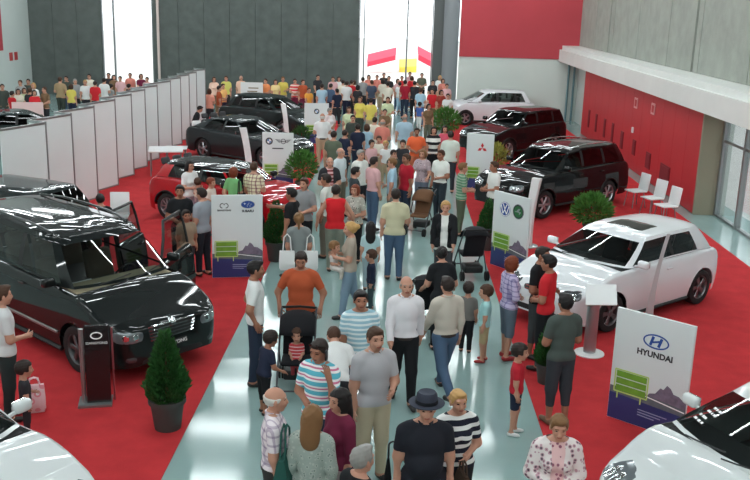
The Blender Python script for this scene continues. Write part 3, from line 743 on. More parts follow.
def head_template(vx, fem):
    if (vx, fem) in _head: return _head[vx, fem]
    P, o = grid((-.13, -.11, -.19), (.14, .11, .13), vx)
    j = .9 if fem else 1.
    ds = [d_ell(P, (-.014, 0, .026), (.1, .077, .092)), d_ell(P, (.022, 0, -.038), (.07*j, .06*j, .076)),
          d_cone(P, (.052, -.014, -.096), (.052, .014, -.096), .021*j, .021*j)[0],
          d_cone(P, (.082, 0, .018), (.104, 0, -.03), .008, .0145)[0],
          d_ell(P, (.086, 0, -.06), (.012, .026, .011)),
          d_cone(P, (.078, -.04, .034), (.078, .04, .034), .013, .013)[0],
          d_cone(P, (-.018, 0, -.06), (-.034, 0, -.17), .05*j, .056*j)[0]]
    for s in (-1, 1):
        ds += [d_ell(P, (-.008, s*.08, -.012), (.02, .011, .033)), d_ell(P, (.055, s*.04, -.025), (.03, .024, .026))]
    D = smin(ds, .007)
    for s in (-1, 1):
        e = d_ell(P, (.094, s*.034, .008), (.02, .019, .013)); D = np.maximum(D, -(e+.004))
        D = np.minimum(D, d_ell(P, (.07, s*.034, .008), (.014, .015, .012)))
    V, F = surface_net(D, o, vx); V = relax(V, F, 1, .35)
    c = V[F].mean(1); L = np.zeros(len(F), int)
    ay = np.abs(c[:, 1])
    L[(c[:, 0] > .055) & (np.hypot((ay-.034)/.013, (c[:, 2]-.008)/.008) < 1)] = 1
    L[(c[:, 0] > .055) & (np.hypot(c[:, 1]/.027, (c[:, 2]+.06)/.0105) < 1)] = 2
    L[(c[:, 0] > .05) & (ay > .018) & (ay < .05) & (np.abs(c[:, 2]-.035) < .0045)] = 3
    _head[vx, fem] = V, F, L
    return _head[vx, fem]
_hair = {}
def hair_mesh(style, vx):
    if (style, vx) in _hair: return _hair[style, vx]
    P, o = grid((-.2, -.15, -.4), (.14, .15, .16), vx)
    x, y, z = P[..., 0], P[..., 1], P[..., 2]; ay = np.abs(y)
    g = .012 if style in ('short', 'fringe', 'crop') else .02
    cap = d_ell(P, (-.014, 0, .028), (.1+g, .077+g, .092+g))
    wav = .0045*np.sin(85*x+2*np.sin(60*y))*np.sin(75*y+1)+.003*np.sin(140*z+90*y)
    if style in ('long', 'bob'): wav = wav+.006*np.sin(70*z+3*np.sin(30*y))*np.cos(45*y)
    line = (-.014-(z-1.02*x))/1.43-.012*np.exp(-((ay-.075)/.014)**2)*(x > 0)+.008*np.exp(-((ay-.05)/.016)**2)*(x > .04)                    # hairline from forehead to nape
    face = np.maximum(np.maximum(.03-x, z-.066), ay-.07)   # opening for the face
    if style in ('short', 'crop'):
        D = np.maximum(cap+wav, line)
        if style == 'short': D = smin([D, d_ell(P, (.055, .01, .1), (.045, .05, .02))], .01)
    elif style == 'fringe':
        D = np.maximum(np.maximum(cap+wav, line), z-.052+.25*np.abs(y))
    elif style == 'kid':
        D = np.maximum(np.maximum(cap+wav, np.minimum(line, -.02-z)), -np.maximum(.045-x, z-.055))
    elif style in ('bob', 'long', 'pony', 'bun'):
        D = cap+wav
        if style == 'bob': D = smin([D, d_ell(P, (-.03, 0, -.035), (.095, .105, .1))], .012)
        if style == 'long': D = smin([D, d_ell(P, (-.04, 0, -.04), (.09, .105, .12)), d_ell(P, (-.095, 0, -.16), (.055, .1, .15))], .015)
        if style == 'pony': D = smin([D, d_cone(P, (-.12, 0, .03), (-.155, 0, -.14), .034, .02)[0]], .01)
        if style == 'bun': D = smin([D, d_ell(P, (-.135, 0, .05), (.045, .048, .048))], .008)
        if style in ('pony', 'bun'): D = np.maximum(D, line)
        D = np.maximum(D, -face)
        D = np.maximum(D, -(d_ell(P, (.03, 0, -.06), (.075, .066, .085))))
    V, F = surface_net(D, o, vx); V = relax(V, F, 1, .4)
    me = bpy.data.meshes.new('hair_'+style); me.from_pydata(V.tolist(), [], F.tolist())
    me.polygons.foreach_set('use_smooth', [True]*len(F)); me.materials.append(None); me.update()
    _hair[style, vx] = me
    return me
def nrm(v):
    v = np.array(v, float); return v/np.linalg.norm(v)
ARMS = {  # per arm: upper direction, forearm direction (x forward, y outward, z up), thumb hint
    'down': ((.02, .16, -1), (.18, .05, -1), (1, 0, 0)), 'swing_f': ((.38, .12, -1), (.75, .0, -1), (1, 0, .3)),
    'swing_b': ((-.42, .16, -1), (-.1, .06, -1), (1, 0, 0)), 'hip': ((-.25, .75, -1), (.55, -.9, -.35), (1, 0, 0)),
    'pocket': ((-.3, .3, -1), (.45, -.12, -1), (1, 0, 0)), 'phone': ((.75, .35, -.75), (.05, -.25, 1), (0, -1, 0)),
    'front': ((.12, .2, -1), (1, -.62, -.12), (0, 0, 1)), 'belly': ((.05, .25, -1), (.75, -.85, -.3), (0, 0, 1)),
    'push': ((.3, .3, -1), (.95, .12, -.32), (0, -1, .3)), 'reach': ((.9, .1, -.3), (1, -.05, -.02), (0, 0, 1)),
    'back': ((-.3, .25, -1), (-.35, -.75, -.8), (0, -1, 0)), 'up': ((.5, .3, .6), (.3, .0, 1), (0, -1, 0)),
    'wide': ((.06, .62, -1), (.3, .12, -1), (1, 0, 0)), 'carry': ((.15, .2, -1), (1, -.35, .12), (0, 0, 1)),
    'handle': ((.0, .52, -1), (.62, -.16, -.85), (0, -1, .3)),
    'lap': ((.25, .15, -1), (1, -.3, -.3), (0, -.3, 1))}
SKIN = {'fair': (190, 140, 118), 'tan': (160, 110, 88), 'dark': (96, 64, 50), 'pale': (214, 172, 154)}
HAIRC = {'black': (28, 24, 24), 'brown': (70, 46, 32), 'dark': (42, 32, 28), 'grey': (138, 136, 132), 'blond': (186, 146, 92),
         'auburn': (112, 52, 30), 'white': (206, 204, 198), 'light brown': (120, 86, 54)}
def finger(p, d, n, ln, r, curl):
    """one finger: four rings, bending towards n"""
    pts = [p]; a = .15*curl
    for k in range(3):
        pts.append(pts[-1]+(d*math.cos(a)+n*math.sin(a))*ln*(.45, .32, .23)[k]); a += curl
    return pts
def make_person(S, vx=.02):
    """S: dict of h, fem, build, arms=(left, right), legs, lean, sleeve, trouser, colours..."""
    h = S['h']; fem = S.get('fem', False); child = h < 1.45
    hs = (1.0 if not child else (.165+.036*h)/.23)*(min(1.04, max(.94, h/1.73)) if not child else 1)
    b = (h-.273*hs)/1.48
    bw = S.get('build', 1.0)*(1.08 if child else 1.)
    lean = R(S.get('lean', 0)); sit = S.get('legs') == 'sit'
    dz = -.47*b if sit else 0.
    prims = []   # kind, params, label function, upper body?
    def cone(a, c, ra, rb, lab, up=False, flat=1.): prims.append(('c', np.array(a, float)*b, np.array(c, float)*b, ra*b, rb*b, lab, up))
    def ell(c, r, lab, up=False): prims.append(('e', np.array(c, float)*b, np.array(r, float)*b, 0, 0, lab, up))
    skirt = S.get('skirt'); hem = S.get('hem', .91); slv = S.get('sleeve', .72)
    tl = S.get('trouser', 1.0)       # share of the leg that is covered: 1 full, .55 shorts
    wp = .93 if fem else 1.
    lw = bw*.5+.5
    ell((0, 0, .96), (.118*bw, .165*(1.06 if fem else 1)*bw, .13), 'hip', True)
    ell((0, 0, 1.12), (.112*bw, (.155 if not fem else .135)*bw, .17), 'torso', True)
    ell((0, 0, 1.29), (.118*wp*bw, .168*wp*bw, .19), 'torso', True)
    cone((-.012, -.14*wp*lw, 1.415), (-.012, .14*wp*lw, 1.415), .062, .062, 'torso', True)
    cone((-.015, 0, 1.43), (-.02, 0, 1.5), .075, .06, 'torso', True)
    for s in (-1, 1): cone((-.02, s*.02, 1.49), (-.015, s*.14*wp*lw, 1.435), .05, .055, 'torso', True)
    if fem and not child:
        for s in (-1, 1): ell((.085*bw, s*.068, 1.27), (.062, .066, .07), 'torso', True)
    if S.get('belly'): ell((.055, 0, 1.08), (.12*bw, .14*bw, .15), 'torso', True)
    # legs
    for i, s in enumerate((1, -1)):
        hip = np.array((0, s*.088*lw, .92)); ls = S.get('legs', 'stand'); so = .012
        if ls == 'walk': ang = R(24 if i == S.get('lead', 0) else -22); kb = R(6 if i == S.get('lead', 0) else 30)
        elif ls == 'step': ang = R(11 if i == S.get('lead', 0) else -10); kb = R(4 if i == S.get('lead', 0) else 12)
        elif ls == 'sit': ang = R(82); kb = R(85)
        else: ang = R(3 if i == 0 else -1); kb = R(4)
        sp = .02 if ls != 'wide' else .09
        knee = hip+np.array((math.sin(ang), s*sp, -math.cos(ang)))*.43
        a2 = ang-kb; ank = knee+np.array((math.sin(a2), s*.01, -math.cos(a2)))*.41
        if ls == 'sit': hip = hip+np.array((0, 0, dz/b)); knee = knee+np.array((0, 0, dz/b)); ank = ank+np.array((0, 0, dz/b))
        cone(hip, knee, (.09+so)*bw*(1.05 if fem else 1), (.062+so), 'thigh'); cone(knee, ank, .058+so, (.043+so*.9) if tl > .9 else .036, 'shin')
        f = np.array((math.cos(R(8)), s*math.sin(R(8)), 0)); fp = 0 if ank[2] > .02 else 0
        tilt = np.array((0, 0, -.25 if (ls in ('walk', 'step') and kb > R(20)) else 0))
        heel = ank+np.array((-.03, 0, -.035)); toe = ank+f*.15+np.array((0, 0, -.045))+tilt*.14
        cone(heel, toe, .044, .034, 'foot')
    if skirt:
        cone((0, -.03, .98), (0, -.05, .92-.5*skirt), .13*bw, .15*bw, 'skirt'); cone((0, .03, .98), (0, .05, .92-.5*skirt), .13*bw, .15*bw, 'skirt')
    # arms
    fingers = []
    arms = S.get('arms', ('down', 'down'))
    for i, s in enumerate((1, -1)):
        u, f, th = ARMS[arms[i]]
        M3 = np.array((1, s, 1.)); u = nrm(np.array(u)*M3); f = nrm(np.array(f)*M3); th = np.array(th)*M3
        sh = np.array((-.012, s*.172*wp*lw*(.5+.5*bw), 1.4)); el = sh+u*.275; wr = el+f*.24
        ls = .012 if slv > 0 else 0
        cone(sh, el, .052+ls, .042+(ls if slv >= .6 else 0), 'uarm', True)
        cone(el, wr, .041+(.01 if slv > 1.2 else 0), .028+(.01 if slv > 1.9 else 0), 'farm', True)
        pl = wr+f*.07
        n = np.cross(f, th); n = nrm(n); tdir = nrm(np.cross(n, f))
        # palm: flattened by two cones side by side
        for q in (-1, 1): cone(wr+tdir*q*.008, pl+tdir*q*.022, .021, .019, 'hand', True)
        # palm normal points towards the body when the arm hangs
        inw = np.array((0, -s, 0.)); nn = n if n@inw >= 0 else -n
        curl = S.get('curl', .42)
        for k in range(4):
            fingers.append((finger(pl+tdir*(.03-.02*k), nrm(f+tdir*(.08-.05*k)), nn, (.078, .088, .08, .062)[k], 0, curl), .0085))
        fingers.append((finger(wr+f*.02+tdir*.026, nrm(f*.75+tdir*.62), nn, .07, 0, curl*.5), .0095))
    # lean of the upper body about the hips
    hipz = .95*b+dz
    cl, sl = math.cos(lean), math.sin(lean)
    def up_fwd(p):
        p = np.asarray(p, float); x, z = p[..., 0], p[..., 2]+dz-hipz
        return np.stack([x*cl+z*sl, p[..., 1], -x*sl+z*cl+hipz], -1)
    def up_inv(P):
        x, z = P[..., 0], P[..., 2]-hipz
        return np.stack([x*cl-z*sl, P[..., 1], x*sl+z*cl+hipz-dz], -1)
    # bounds
    pts = []
    for k, a, c, ra, rb, lab, up in prims:
        if k == 'c':
            for q, r in ((a, ra), (c, rb)):
                q = up_fwd(q) if up else q; pts += [q-r, q+r]
        else:
            q = up_fwd(a) if up else a; m = max(c); pts += [q-m, q+m]
    pts = np.array(pts); lo = pts.min(0); hi = pts.max(0)
    drop = lo[2]-.001 if lo[2] > .004 else 0.          # the lower foot touches the floor
    if drop:
        prims = [(k, a-(0 if up else 1)*np.array((0, 0, drop)), (c-(0 if up else 1)*np.array((0, 0, drop))) if k == 'c' else c, ra, rb, lab, up) for k, a, c, ra, rb, lab, up in prims]
        hipz -= drop; dz -= drop; hi[2] -= drop*0; lo[2] -= drop
    lo[2] = max(lo[2], -.01)
    P, o = grid(lo, hi, vx); PU = up_inv(P).astype(np.float32)
    ds = []
    for k, a, c, ra, rb, lab, up in prims:
        Q = PU if up else P
        ds.append(d_cone(Q, a, c, ra, rb)[0] if k == 'c' else d_ell(Q, a, c))
    D = smin(ds, .011)
    D = np.maximum(D, -P[..., 2])                     # soles flat on the floor
    V, F = surface_net(D, o, vx); V = relax(V, F, 1, .45)
    V[:, 2] = np.maximum(V[:, 2], 0)
    # which garment covers which face
    C = V[F].mean(1); CU = up_inv(C)
    dd = []; tt = []
    for k, a, c, ra, rb, lab, up in prims:
        Q = (CU if up else C)
        if k == 'c': d, t = d_cone(Q, a, c, ra, rb)
        else: d, t = d_ell(Q, a, c), np.zeros(len(Q))
        dd.append(d); tt.append(t)
    dd = np.array(dd); tt = np.array(tt); w = dd.argmin(0); t = tt[w, np.arange(len(w))]
    names = np.array([p[5] for p in prims])[w]
    zc = CU[:, 2]/b
    G = np.full(len(F), 'skin', object)
    tor = (names == 'torso') | (names == 'hip')
    G[tor & (zc >= hem)] = 'top'; G[tor & (zc < hem)] = 'bottom'
    G[tor & (zc > 1.505+.35*np.minimum(0, -CU[:, 0]/b))] = 'skin'
    G[(names == 'uarm') & (t < slv)] = 'top'; G[(names == 'farm') & (t < slv-1)] = 'top'
    G[(names == 'thigh') & (t < tl*2)] = 'bottom'; G[(names == 'thigh') & (zc >= hem)] = 'top'
    G[(names == 'shin') & (t < tl*2-1)] = 'bottom'
    G[names == 'foot'] = 'shoe'; G[names == 'skirt'] = 'bottom'
    if hem < .9: G[((names == 'thigh') | (names == 'skirt')) & (zc >= hem)] = 'top'
    N = normals(V, F)
    # the head and hands join the same skin
    yaw = R(S.get('look', 0)); pitch = R(S.get('nod', 0))
    HM = Matrix.Translation(Vector(up_fwd(np.array((-.005*b+.02*hs, 0, 1.48*b+.155*hs))))) @ Matrix.Rotation(lean, 4, 'Y') @ Matrix.Rotation(yaw, 4, 'Z') @ Matrix.Rotation(pitch, 4, 'Y') @ Matrix.Scale(hs, 4)
    hv, hf, hl = head_template(.009 if vx < .021 else (.013 if vx < .03 else .02), fem or child)
    HMn = np.array(HM); hv = hv@HMn[:3, :3].T+HMn[:3, 3]
    fv = []; ff = []; base = len(V)+len(hv)
    for pl, r in fingers:
        o0 = base+len(fv); ns = 5
        ps = [np.array(p) for p in pl]
        for i, p in enumerate(ps):
            d = nrm(ps[min(i+1, 3)]-ps[max(i-1, 0)]); a = nrm(np.cross(d, (.31, .52, .79))); c2 = np.cross(d, a); rr = r*(1., .98, .9, .55)[i]
            for k in range(ns): fv.append(up_fwd((p+(a*math.cos(2*PI*k/ns)+c2*math.sin(2*PI*k/ns))*rr)*b))
        for i in range(3):
            for k in range(ns): ff.append((o0+i*ns+k, o0+i*ns+(k+1) % ns, o0+(i+1)*ns+(k+1) % ns, o0+(i+1)*ns+k))
        ff.append(tuple(o0+3*ns+k for k in range(ns)))
    allv = V.tolist()+hv.tolist()+[tuple(p) for p in fv]
    allf = F.tolist()+(hf+len(V)).tolist()+ff
    me = bpy.data.meshes.new('body'); me.from_pydata(allv, [], allf)
    sk = S.get('skin', 'fair'); hc = S.get('hairc', 'dark')
    for m in (mat('skin_'+sk, SKIN[sk], .55, spec=.35), mat('eye', (40, 32, 30), .2), mat('lip_'+sk, tuple(int(v*k) for v, k in zip(SKIN[sk], (.85, .6, .6))), .5), mat('hair_'+hc, HAIRC[hc], .6, spec=.3)):
        me.materials.append(m)
    mi = np.concatenate([np.zeros(len(F), int), hl, np.zeros(len(ff), int)])
    me.polygons.foreach_set('material_index', mi); me.polygons.foreach_set('use_smooth', [True]*len(allf)); me.update()
    root = bpy.data.objects.new('person', None); COL.objects.link(root); root.empty_display_size = .2
    link('body', me, root)
    def garment(name, sel, off, m, extra=None):
        q = F[sel]
        if not len(q): return None
        u, inv = np.unique(q, return_inverse=True); inv = inv.reshape(q.shape)
        vv = V[u]+N[u]*off
        e = np.concatenate([np.stack([inv[:, k], inv[:, (k+1) % 4]], 1) for k in range(4)]); es = np.sort(e, 1); key = es[:, 0]*len(u)+es[:, 1]
        _, fi, ct = np.unique(key, return_index=True, return_counts=True); be = es[fi[ct == 1]]
        for _k in range(8):                            # even out the hems
            S_ = np.zeros_like(vv); c_ = np.zeros(len(vv))
            for k0, k1 in ((0, 1), (1, 0)): np.add.at(S_, be[:, k0], vv[be[:, k1]]); np.add.at(c_, be[:, k0], 1)
            ok = c_ == 2; vv[ok] += .5*(S_[ok]/2-vv[ok])
        vv[:, 2] = np.maximum(vv[:, 2], 0.001)
        g = bpy.data.meshes.new(name); g.from_pydata(vv.tolist(), [], inv.tolist()); g.materials.append(m)
        g.polygons.foreach_set('use_smooth', [True]*len(q)); g.update()
        return link(name, g, root)
    garment(S.get('topname', 'shirt'), G == 'top', .006, S['top'])
    garment('skirt' if skirt else ('shorts' if tl < .8 else 'trousers'), G == 'bottom', .004, S['bottom'])
    fl = np.array([p[1][1] > 0 for p in prims])[w]
    for s in (True, False): garment('shoe', (G == 'shoe') & (fl == s), .003, S.get('shoe') or mat('shoe_black', (34, 32, 32), .5))
    if hem >= .96:
        garment('belt', tor & (zc < hem+.004) & (zc > hem-.035), .011, mat('belt_dark', (40, 32, 28), .5))
    if S.get('collar'):
        cb = MB(); ring_ = []
        for k in range(15):
            a = R(-150)+R(300)*k/14+PI; ring_.append(up_fwd(np.array((-.012+.07*math.cos(a), .068*math.sin(a), 1.515-.03*max(0, math.cos(a))))*b))
        cb.tube(ring_, .014*b, 6); cb.build('collar', S['top'], root, 60)
    if S.get('jacket'):
        yy = np.abs(CU[:, 1])/b
        sel = (G == 'top') & ~((yy < .065) & (CU[:, 0] > .02) & (names != 'uarm') & (names != 'farm')) & (zc > S.get('jhem', .85))
        garment('cardigan', sel, .016, S['jacket'])
    st = S.get('hair', 'short')
    if st != 'bald':
        ho = link('hair', hair_mesh(st, .011 if vx < .021 else (.016 if vx < .03 else .024)), root)
        ho.matrix_local = HM; ho.material_slots[0].link = 'OBJECT'; ho.material_slots[0].material = mat('hair_'+hc, HAIRC[hc], .6, spec=.3, bump=.4, bscale=120)
    return root, HM, up_fwd, b
# ------------------------------------------------------------------ signs, furniture, plants, strollers
FRONT = Matrix.Rotation(PI/2, 4, 'X')                   # flat xy drawing -> upright board facing -y
def ellipse(cx, cy, rx, ry, n=28): return [(cx+rx*math.cos(2*PI*k/n), cy+ry*math.sin(2*PI*k/n)) for k in range(n)]
def ring(mb, cx, cy, rx, ry, w, z0, z1, mi, n=28, a0=0., a1=2*PI):
    for k in range(n):
        p = [(cx+(rx-q)*math.cos(t), cy+(ry-q)*math.sin(t)) for q, t in ((0, a0+(a1-a0)*k/n), (0, a0+(a1-a0)*(k+1)/n), (w, a0+(a1-a0)*(k+1)/n), (w, a0+(a1-a0)*k/n))]
        mb.prism(p, z0, z1, mi, FRONT)
def stroke(mb, pts, w, z0, z1, mi):
    for (ax, ay), (bx, by) in zip(pts, pts[1:]):
        d = Vector((bx-ax, by-ay)); l = d.length; n_ = Vector((-d.y, d.x))/l*w/2
        mb.prism([(ax-n_.x, ay-n_.y), (bx-n_.x, by-n_.y), (bx+n_.x, by+n_.y), (ax+n_.x, ay+n_.y)], z0, z1, mi, FRONT)
INK = mat('ink_dark', (44, 46, 52), .6); INKB = mat('ink_blue', (34, 74, 150), .5); INKW = mat('ink_white', (240, 240, 240), .6); INKR = mat('ink_red', (196, 30, 40), .5)
INKG = mat('ink_green', (40, 104, 60), .5); INKS = mat('ink_silver', (150, 154, 160), .35, metal=.4); SKYB = mat('ink_light_blue', (90, 140, 190), .5)
LOGO_M = [INK, INKB, INKW, INKR, INKG, INKS, SKYB]
def logo(kind, cx, cy, s, par):
    mb = MB(); z0, z1 = .021, .025; z2 = .028; z3 = .031
    if kind == 'oval_h':
        ring(mb, cx, cy, s*1.0, s*.56, s*.11, z0, z1, 1); stroke(mb, [(cx-s*.42, cy-s*.33), (cx-s*.22, cy+s*.36)], s*.2, z0, z2, 1); stroke(mb, [(cx+s*.22, cy-s*.36), (cx+s*.42, cy+s*.33)], s*.2, z0, z2, 1)
        stroke(mb, [(cx-s*.32, cy-s*.1), (cx+s*.32, cy+s*.1)], s*.14, z0, z2, 1)
        text_mb('HYUNDAI', s*.62, 0, FRONT @ Matrix.Translation((cx, cy-s*1.05, z0)), .002, mb=mb, bold=.004)
    elif kind == 'disc_vw':
        mb.prism(ellipse(cx, cy, s, s), z0, z1, 1, FRONT); ring(mb, cx, cy, s*.95, s*.95, s*.1, z1, z2, 2)
        stroke(mb, [(cx-s*.36, cy+s*.7), (cx, cy+s*.02), (cx+s*.36, cy+s*.7)], s*.14, z1, z2, 2)
        stroke(mb, [(cx-s*.7, cy+s*.45), (cx-s*.34, cy-s*.62), (cx, cy-s*.05), (cx+s*.34, cy-s*.62), (cx+s*.7, cy+s*.45)], s*.14, z1, z2, 2)
    elif kind == 'disc_green':
        mb.prism(ellipse(cx, cy, s, s), z0, z1, 0, FRONT); mb.prism(ellipse(cx, cy, s*.76, s*.76), z1, z2, 4, FRONT); ring(mb, cx, cy, s*.98, s*.98, s*.06, z1, z2, 5)
        mb.prism([(cx-s*.55, cy-s*.1), (cx+s*.5, cy-s*.1), (cx+s*.5, cy+s*.02), (cx-s*.55, cy+s*.02)], z2, z3, 5, FRONT)
        mb.prism([(cx-s*.3, cy+s*.02), (cx+s*.1, cy+s*.02), (cx+s*.4, cy+s*.45), (cx, cy+s*.4)], z2, z3, 5, FRONT); mb.prism([(cx+s*.2, cy-s*.4), (cx+s*.5, cy-s*.1), (cx+s*.2, cy-s*.1)], z2, z3, 5, FRONT)
    elif kind == 'three_diamonds':
        for a in (90, 210, 330):
            ux, uy = math.cos(R(a)), math.sin(R(a)); px, py = -uy, ux
            mb.prism([(cx, cy), (cx+ux*s*.5+px*s*.29, cy+uy*s*.5+py*s*.29), (cx+ux*s, cy+uy*s), (cx+ux*s*.5-px*s*.29, cy+uy*s*.5-py*s*.29)], z0, z1, 3, FRONT)
    elif kind == 'roundel':
        mb.prism(ellipse(cx, cy, s, s), z0, z1, 0, FRONT)
        for q in range(4): mb.prism([(cx, cy)]+[(cx+s*.6*math.cos(q*PI/2+t), cy+s*.6*math.sin(q*PI/2+t)) for t in np.linspace(0, PI/2, 7)], z1, z2, 2 if q % 2 == 0 else 6, FRONT)
        ring(mb, cx, cy, s*.66, s*.66, s*.08, z1, z3, 5)
    elif kind == 'wings':
        ring(mb, cx, cy, s*.62, s*.62, s*.14, z0, z1, 0); mb.prism([(cx-s*.6, cy-s*.16), (cx+s*.6, cy-s*.16), (cx+s*.6, cy+s*.16), (cx-s*.6, cy+s*.16)], z1, z2, 0, FRONT)
        text_mb('MINI', s*.34, 2, FRONT @ Matrix.Translation((cx, cy, z2)), .001, mb=mb)
        for d in (-1, 1):
            for q in range(4): yy = cy+s*(.32-.2*q); stroke(mb, [(cx+d*s*.66, yy), (cx+d*s*(1.85-.24*q), yy+s*.1)], s*.1, z0, z1, 0)
    elif kind == 'oval_stars':
        mb.prism(ellipse(cx, cy, s, s*.58), z0, z1, 1, FRONT); ring(mb, cx, cy, s, s*.58, s*.07, z1, z2, 5)
        for dx, dy, q in ((-.45, .12, .2), (.15, .2, .1), (.45, .05, .1), (.3, -.22, .1), (-.1, -.22, .1), (.02, .0, .1)):
            p = []
            for k in range(8): rr = s*q*(1 if k % 2 == 0 else .3); p.append((cx+dx*s+rr*math.cos(k*PI/4), cy+dy*s+rr*math.sin(k*PI/4)))
            mb.prism(p, z1, z2, 2, FRONT)
        text_mb('SUBARU', s*.46, 0, FRONT @ Matrix.Translation((cx, cy-s*.98, z0)), .002, mb=mb, bold=.003)
    elif kind == 'twin_rings':
        for d in (-1, 1): ring(mb, cx+d*s*.32, cy, s*.5, s*.5, s*.15, z0, z1, 0, 20, PI*(.62 if d > 0 else .55) + (PI if d > 0 else 0)-PI*.15, PI*(.62 if d > 0 else .55)+(PI if d > 0 else 0)+PI*.95)
        mb.prism([(cx-s*.12, cy+s*.3), (cx, cy+s*.02), (cx+s*.12, cy+s*.3), (cx, cy+s*.5)], z0, z1, 0, FRONT)
        text_mb('SSANGYONG', s*.42, 0, FRONT @ Matrix.Translation((cx, cy-s*.9, z0)), .002, mb=mb, bold=.002)
    o = mb.build('logo', LOGO_M, par); o['kind'] = 'stuff'
    return o
M_BOARD = mat('board_white', (216, 222, 222), .4); M_NAVY = mat('board_navy', (44, 58, 112), .4); M_ROCK = mat('print_rock', (116, 106, 124), .6, noise=.25, nscale=14)
M_GRN = mat('print_green', (112, 160, 48), .6, noise=.12, nscale=9); M_GRN2 = mat('print_light_green', (190, 214, 120), .6); M_HILL = mat('print_hill', (96, 104, 110), .6, noise=.2, nscale=10)
def sign_board(label, loc, yaw, w, h, logos, small=None):
    r = thing('sign_board', label, 'sign', (loc[0], loc[1], .012), yaw, 'brand sign boards')
    mb = MB(); mb.box(-w/2, w/2, -.02, .02, .0, h); mb.build('board', M_BOARD, r)
    mb = MB(); mb.box(-w/2-.25*0, w/2, .02, .3, 0, .03); mb.tube([(-.3*w, .28, .03), (-.3*w, .03, .8)], .015, 6); mb.tube([(.3*w, .28, .03), (.3*w, .03, .8)], .015, 6); mb.build('stand', M_STEEL, r)
    def pr(poly, z0, z1, m, nm): q = MB(); q.prism(poly, z0, z1, 0, FRONT); return q.build(nm, m, r)
    e = w/2-.003; b = .24*h
    pr([(-e, .004), (e, .004), (e, b-.05), (-e, b)], .02, .023, M_NAVY, 'blue_band')
    pr([(-e, b), (e, b-.05), (e, b+.06), (.1*w, b+.1), (-e, b+.09)], .02, .0225, M_HILL, 'road_print')
    pr([(.0*w, b+.09), (.03*w, b+.13), (.1*w, b+.15), (.16*w, b+.24), (.2*w, b+.23), (.24*w, b+.3), (.29*w, b+.27), (.33*w, b+.21), (.4*w, b+.2), (e, b+.13), (e, b+.05)], .0225, .025, M_ROCK, 'rock_print')
    q = MB(); stroke(q, [(-.05*w, b+.08), (e-.01, b+.01)], .014, .025, .027, 0); q.build('rail_print', INKW, r)
    x0, x1 = -.42*w, -.02*w
    q = MB(); ring_ = [(x0-.02, b+.03), (x1+.02, b+.03), (x1+.02, b+.33), (x0-.02, b+.33)]; stroke(q, ring_+[ring_[0]], .016, .025, .029, 0)
    for x in (x0+.03, x1-.06): stroke(q, [(x, b+.03), (x, b-.06)], .016, .025, .029, 0)
    fr_ = q.build('sign_frame_print', M_GRN2, r); fr_['kind'] = 'stuff'
    for k in range(3): pr([(x0, b+.045+.095*k), (x1, b+.045+.095*k), (x1, b+.125+.095*k), (x0, b+.125+.095*k)], .025, .028, M_GRN, 'green_bar')
    q = MB()
    for k in range(3): stroke(q, [(-.1*w, b-.13-.035*k), (.28*w-.08*k*w, b-.14-.035*k)], .012, .023, .025, 0)
    o = q.build('small_print', mat('print_grey_blue', (150, 160, 190), .6), r); o['kind'] = 'stuff'
    if small: q = MB(); stroke(q, [(-.18*w, small), (.18*w, small)], .03, .02, .023, 0); q.build('small_line', INK, r)
    for kd, cx, cy, s in logos: logo(kd, cx, cy, s, r)
    return r
sign_board('sign board with winged ring emblem and blue starred oval', (-2.92, 16.5), R(12), .95, 1.6, [('twin_rings', -.24, 1.4, .1), ('oval_stars', .2, 1.42, .13)])
sign_board('sign board with blue and green round emblems', (2.37, 17.66), R(-52), 1.0, 1.55, [('disc_vw', -.17, 1.22, .15), ('disc_green', .2, 1.24, .15)])
sign_board('sign board with blue slanted H in an oval', (3.3, 10.66), R(-40), 1.02, 1.5, [('oval_h', .04, 1.18, .17)])
sign_board('sign board with round emblem and winged circle', (-3.25, 24.9), R(2), .86, 1.6, [('roundel', -.24, 1.36, .1), ('wings', .15, 1.36, .12)], 1.16)
sign_board('sign board with three red diamonds', (2.4, 25.4), R(-10), .76, 1.68, [('three_diamonds', .06, 1.28, .15)])
sign_board('pale sign board in front of the second dark car', (-2.95, 33.6), R(8), .9, 1.5, [('roundel', 0, 1.2, .1)])
# black totem with a silver frame
t = thing('totem', 'slim black display totem with silver frame beside the black van', 'totem', (-3.72, 10.75, .012), R(14))
mb = MB(); mb.box(-.15, .15, -.03, .03, .03, 1.06, 0, Matrix.Rotation(-.06, 4, 'X')); mb.build('panel', mat('totem_black', (20, 22, 23), .25, coat=.5), t)
mb = MB(); mb.tube([(-.19, .04, .03), (-.19, .0, 1.04)], .03, 8); mb.build('frame_tube', M_ALU, t, 60); mb = MB(); mb.tube([(.19, .04, .03), (.19, .0, 1.04)], .012, 8); mb.build('frame_tube', mat('tube_pink', (150, 80, 86), .3, metal=.4), t, 60)
mb = MB(); mb.box(-.26, .16, -.12, .2, 0, .03); mb.build('base', M_ALU, t)
mb = MB(); ring(mb, 0, .94, .075, .05, .016, .062, .066, 0); text_mb('SSANGYONG', .045, 0, FRONT @ Matrix.Translation((0, .84, .062)), .002, mb=mb); o = mb.build('logo', INKW, t); o['kind'] = 'stuff'; o.rotation_euler = (-.06, 0, 0)
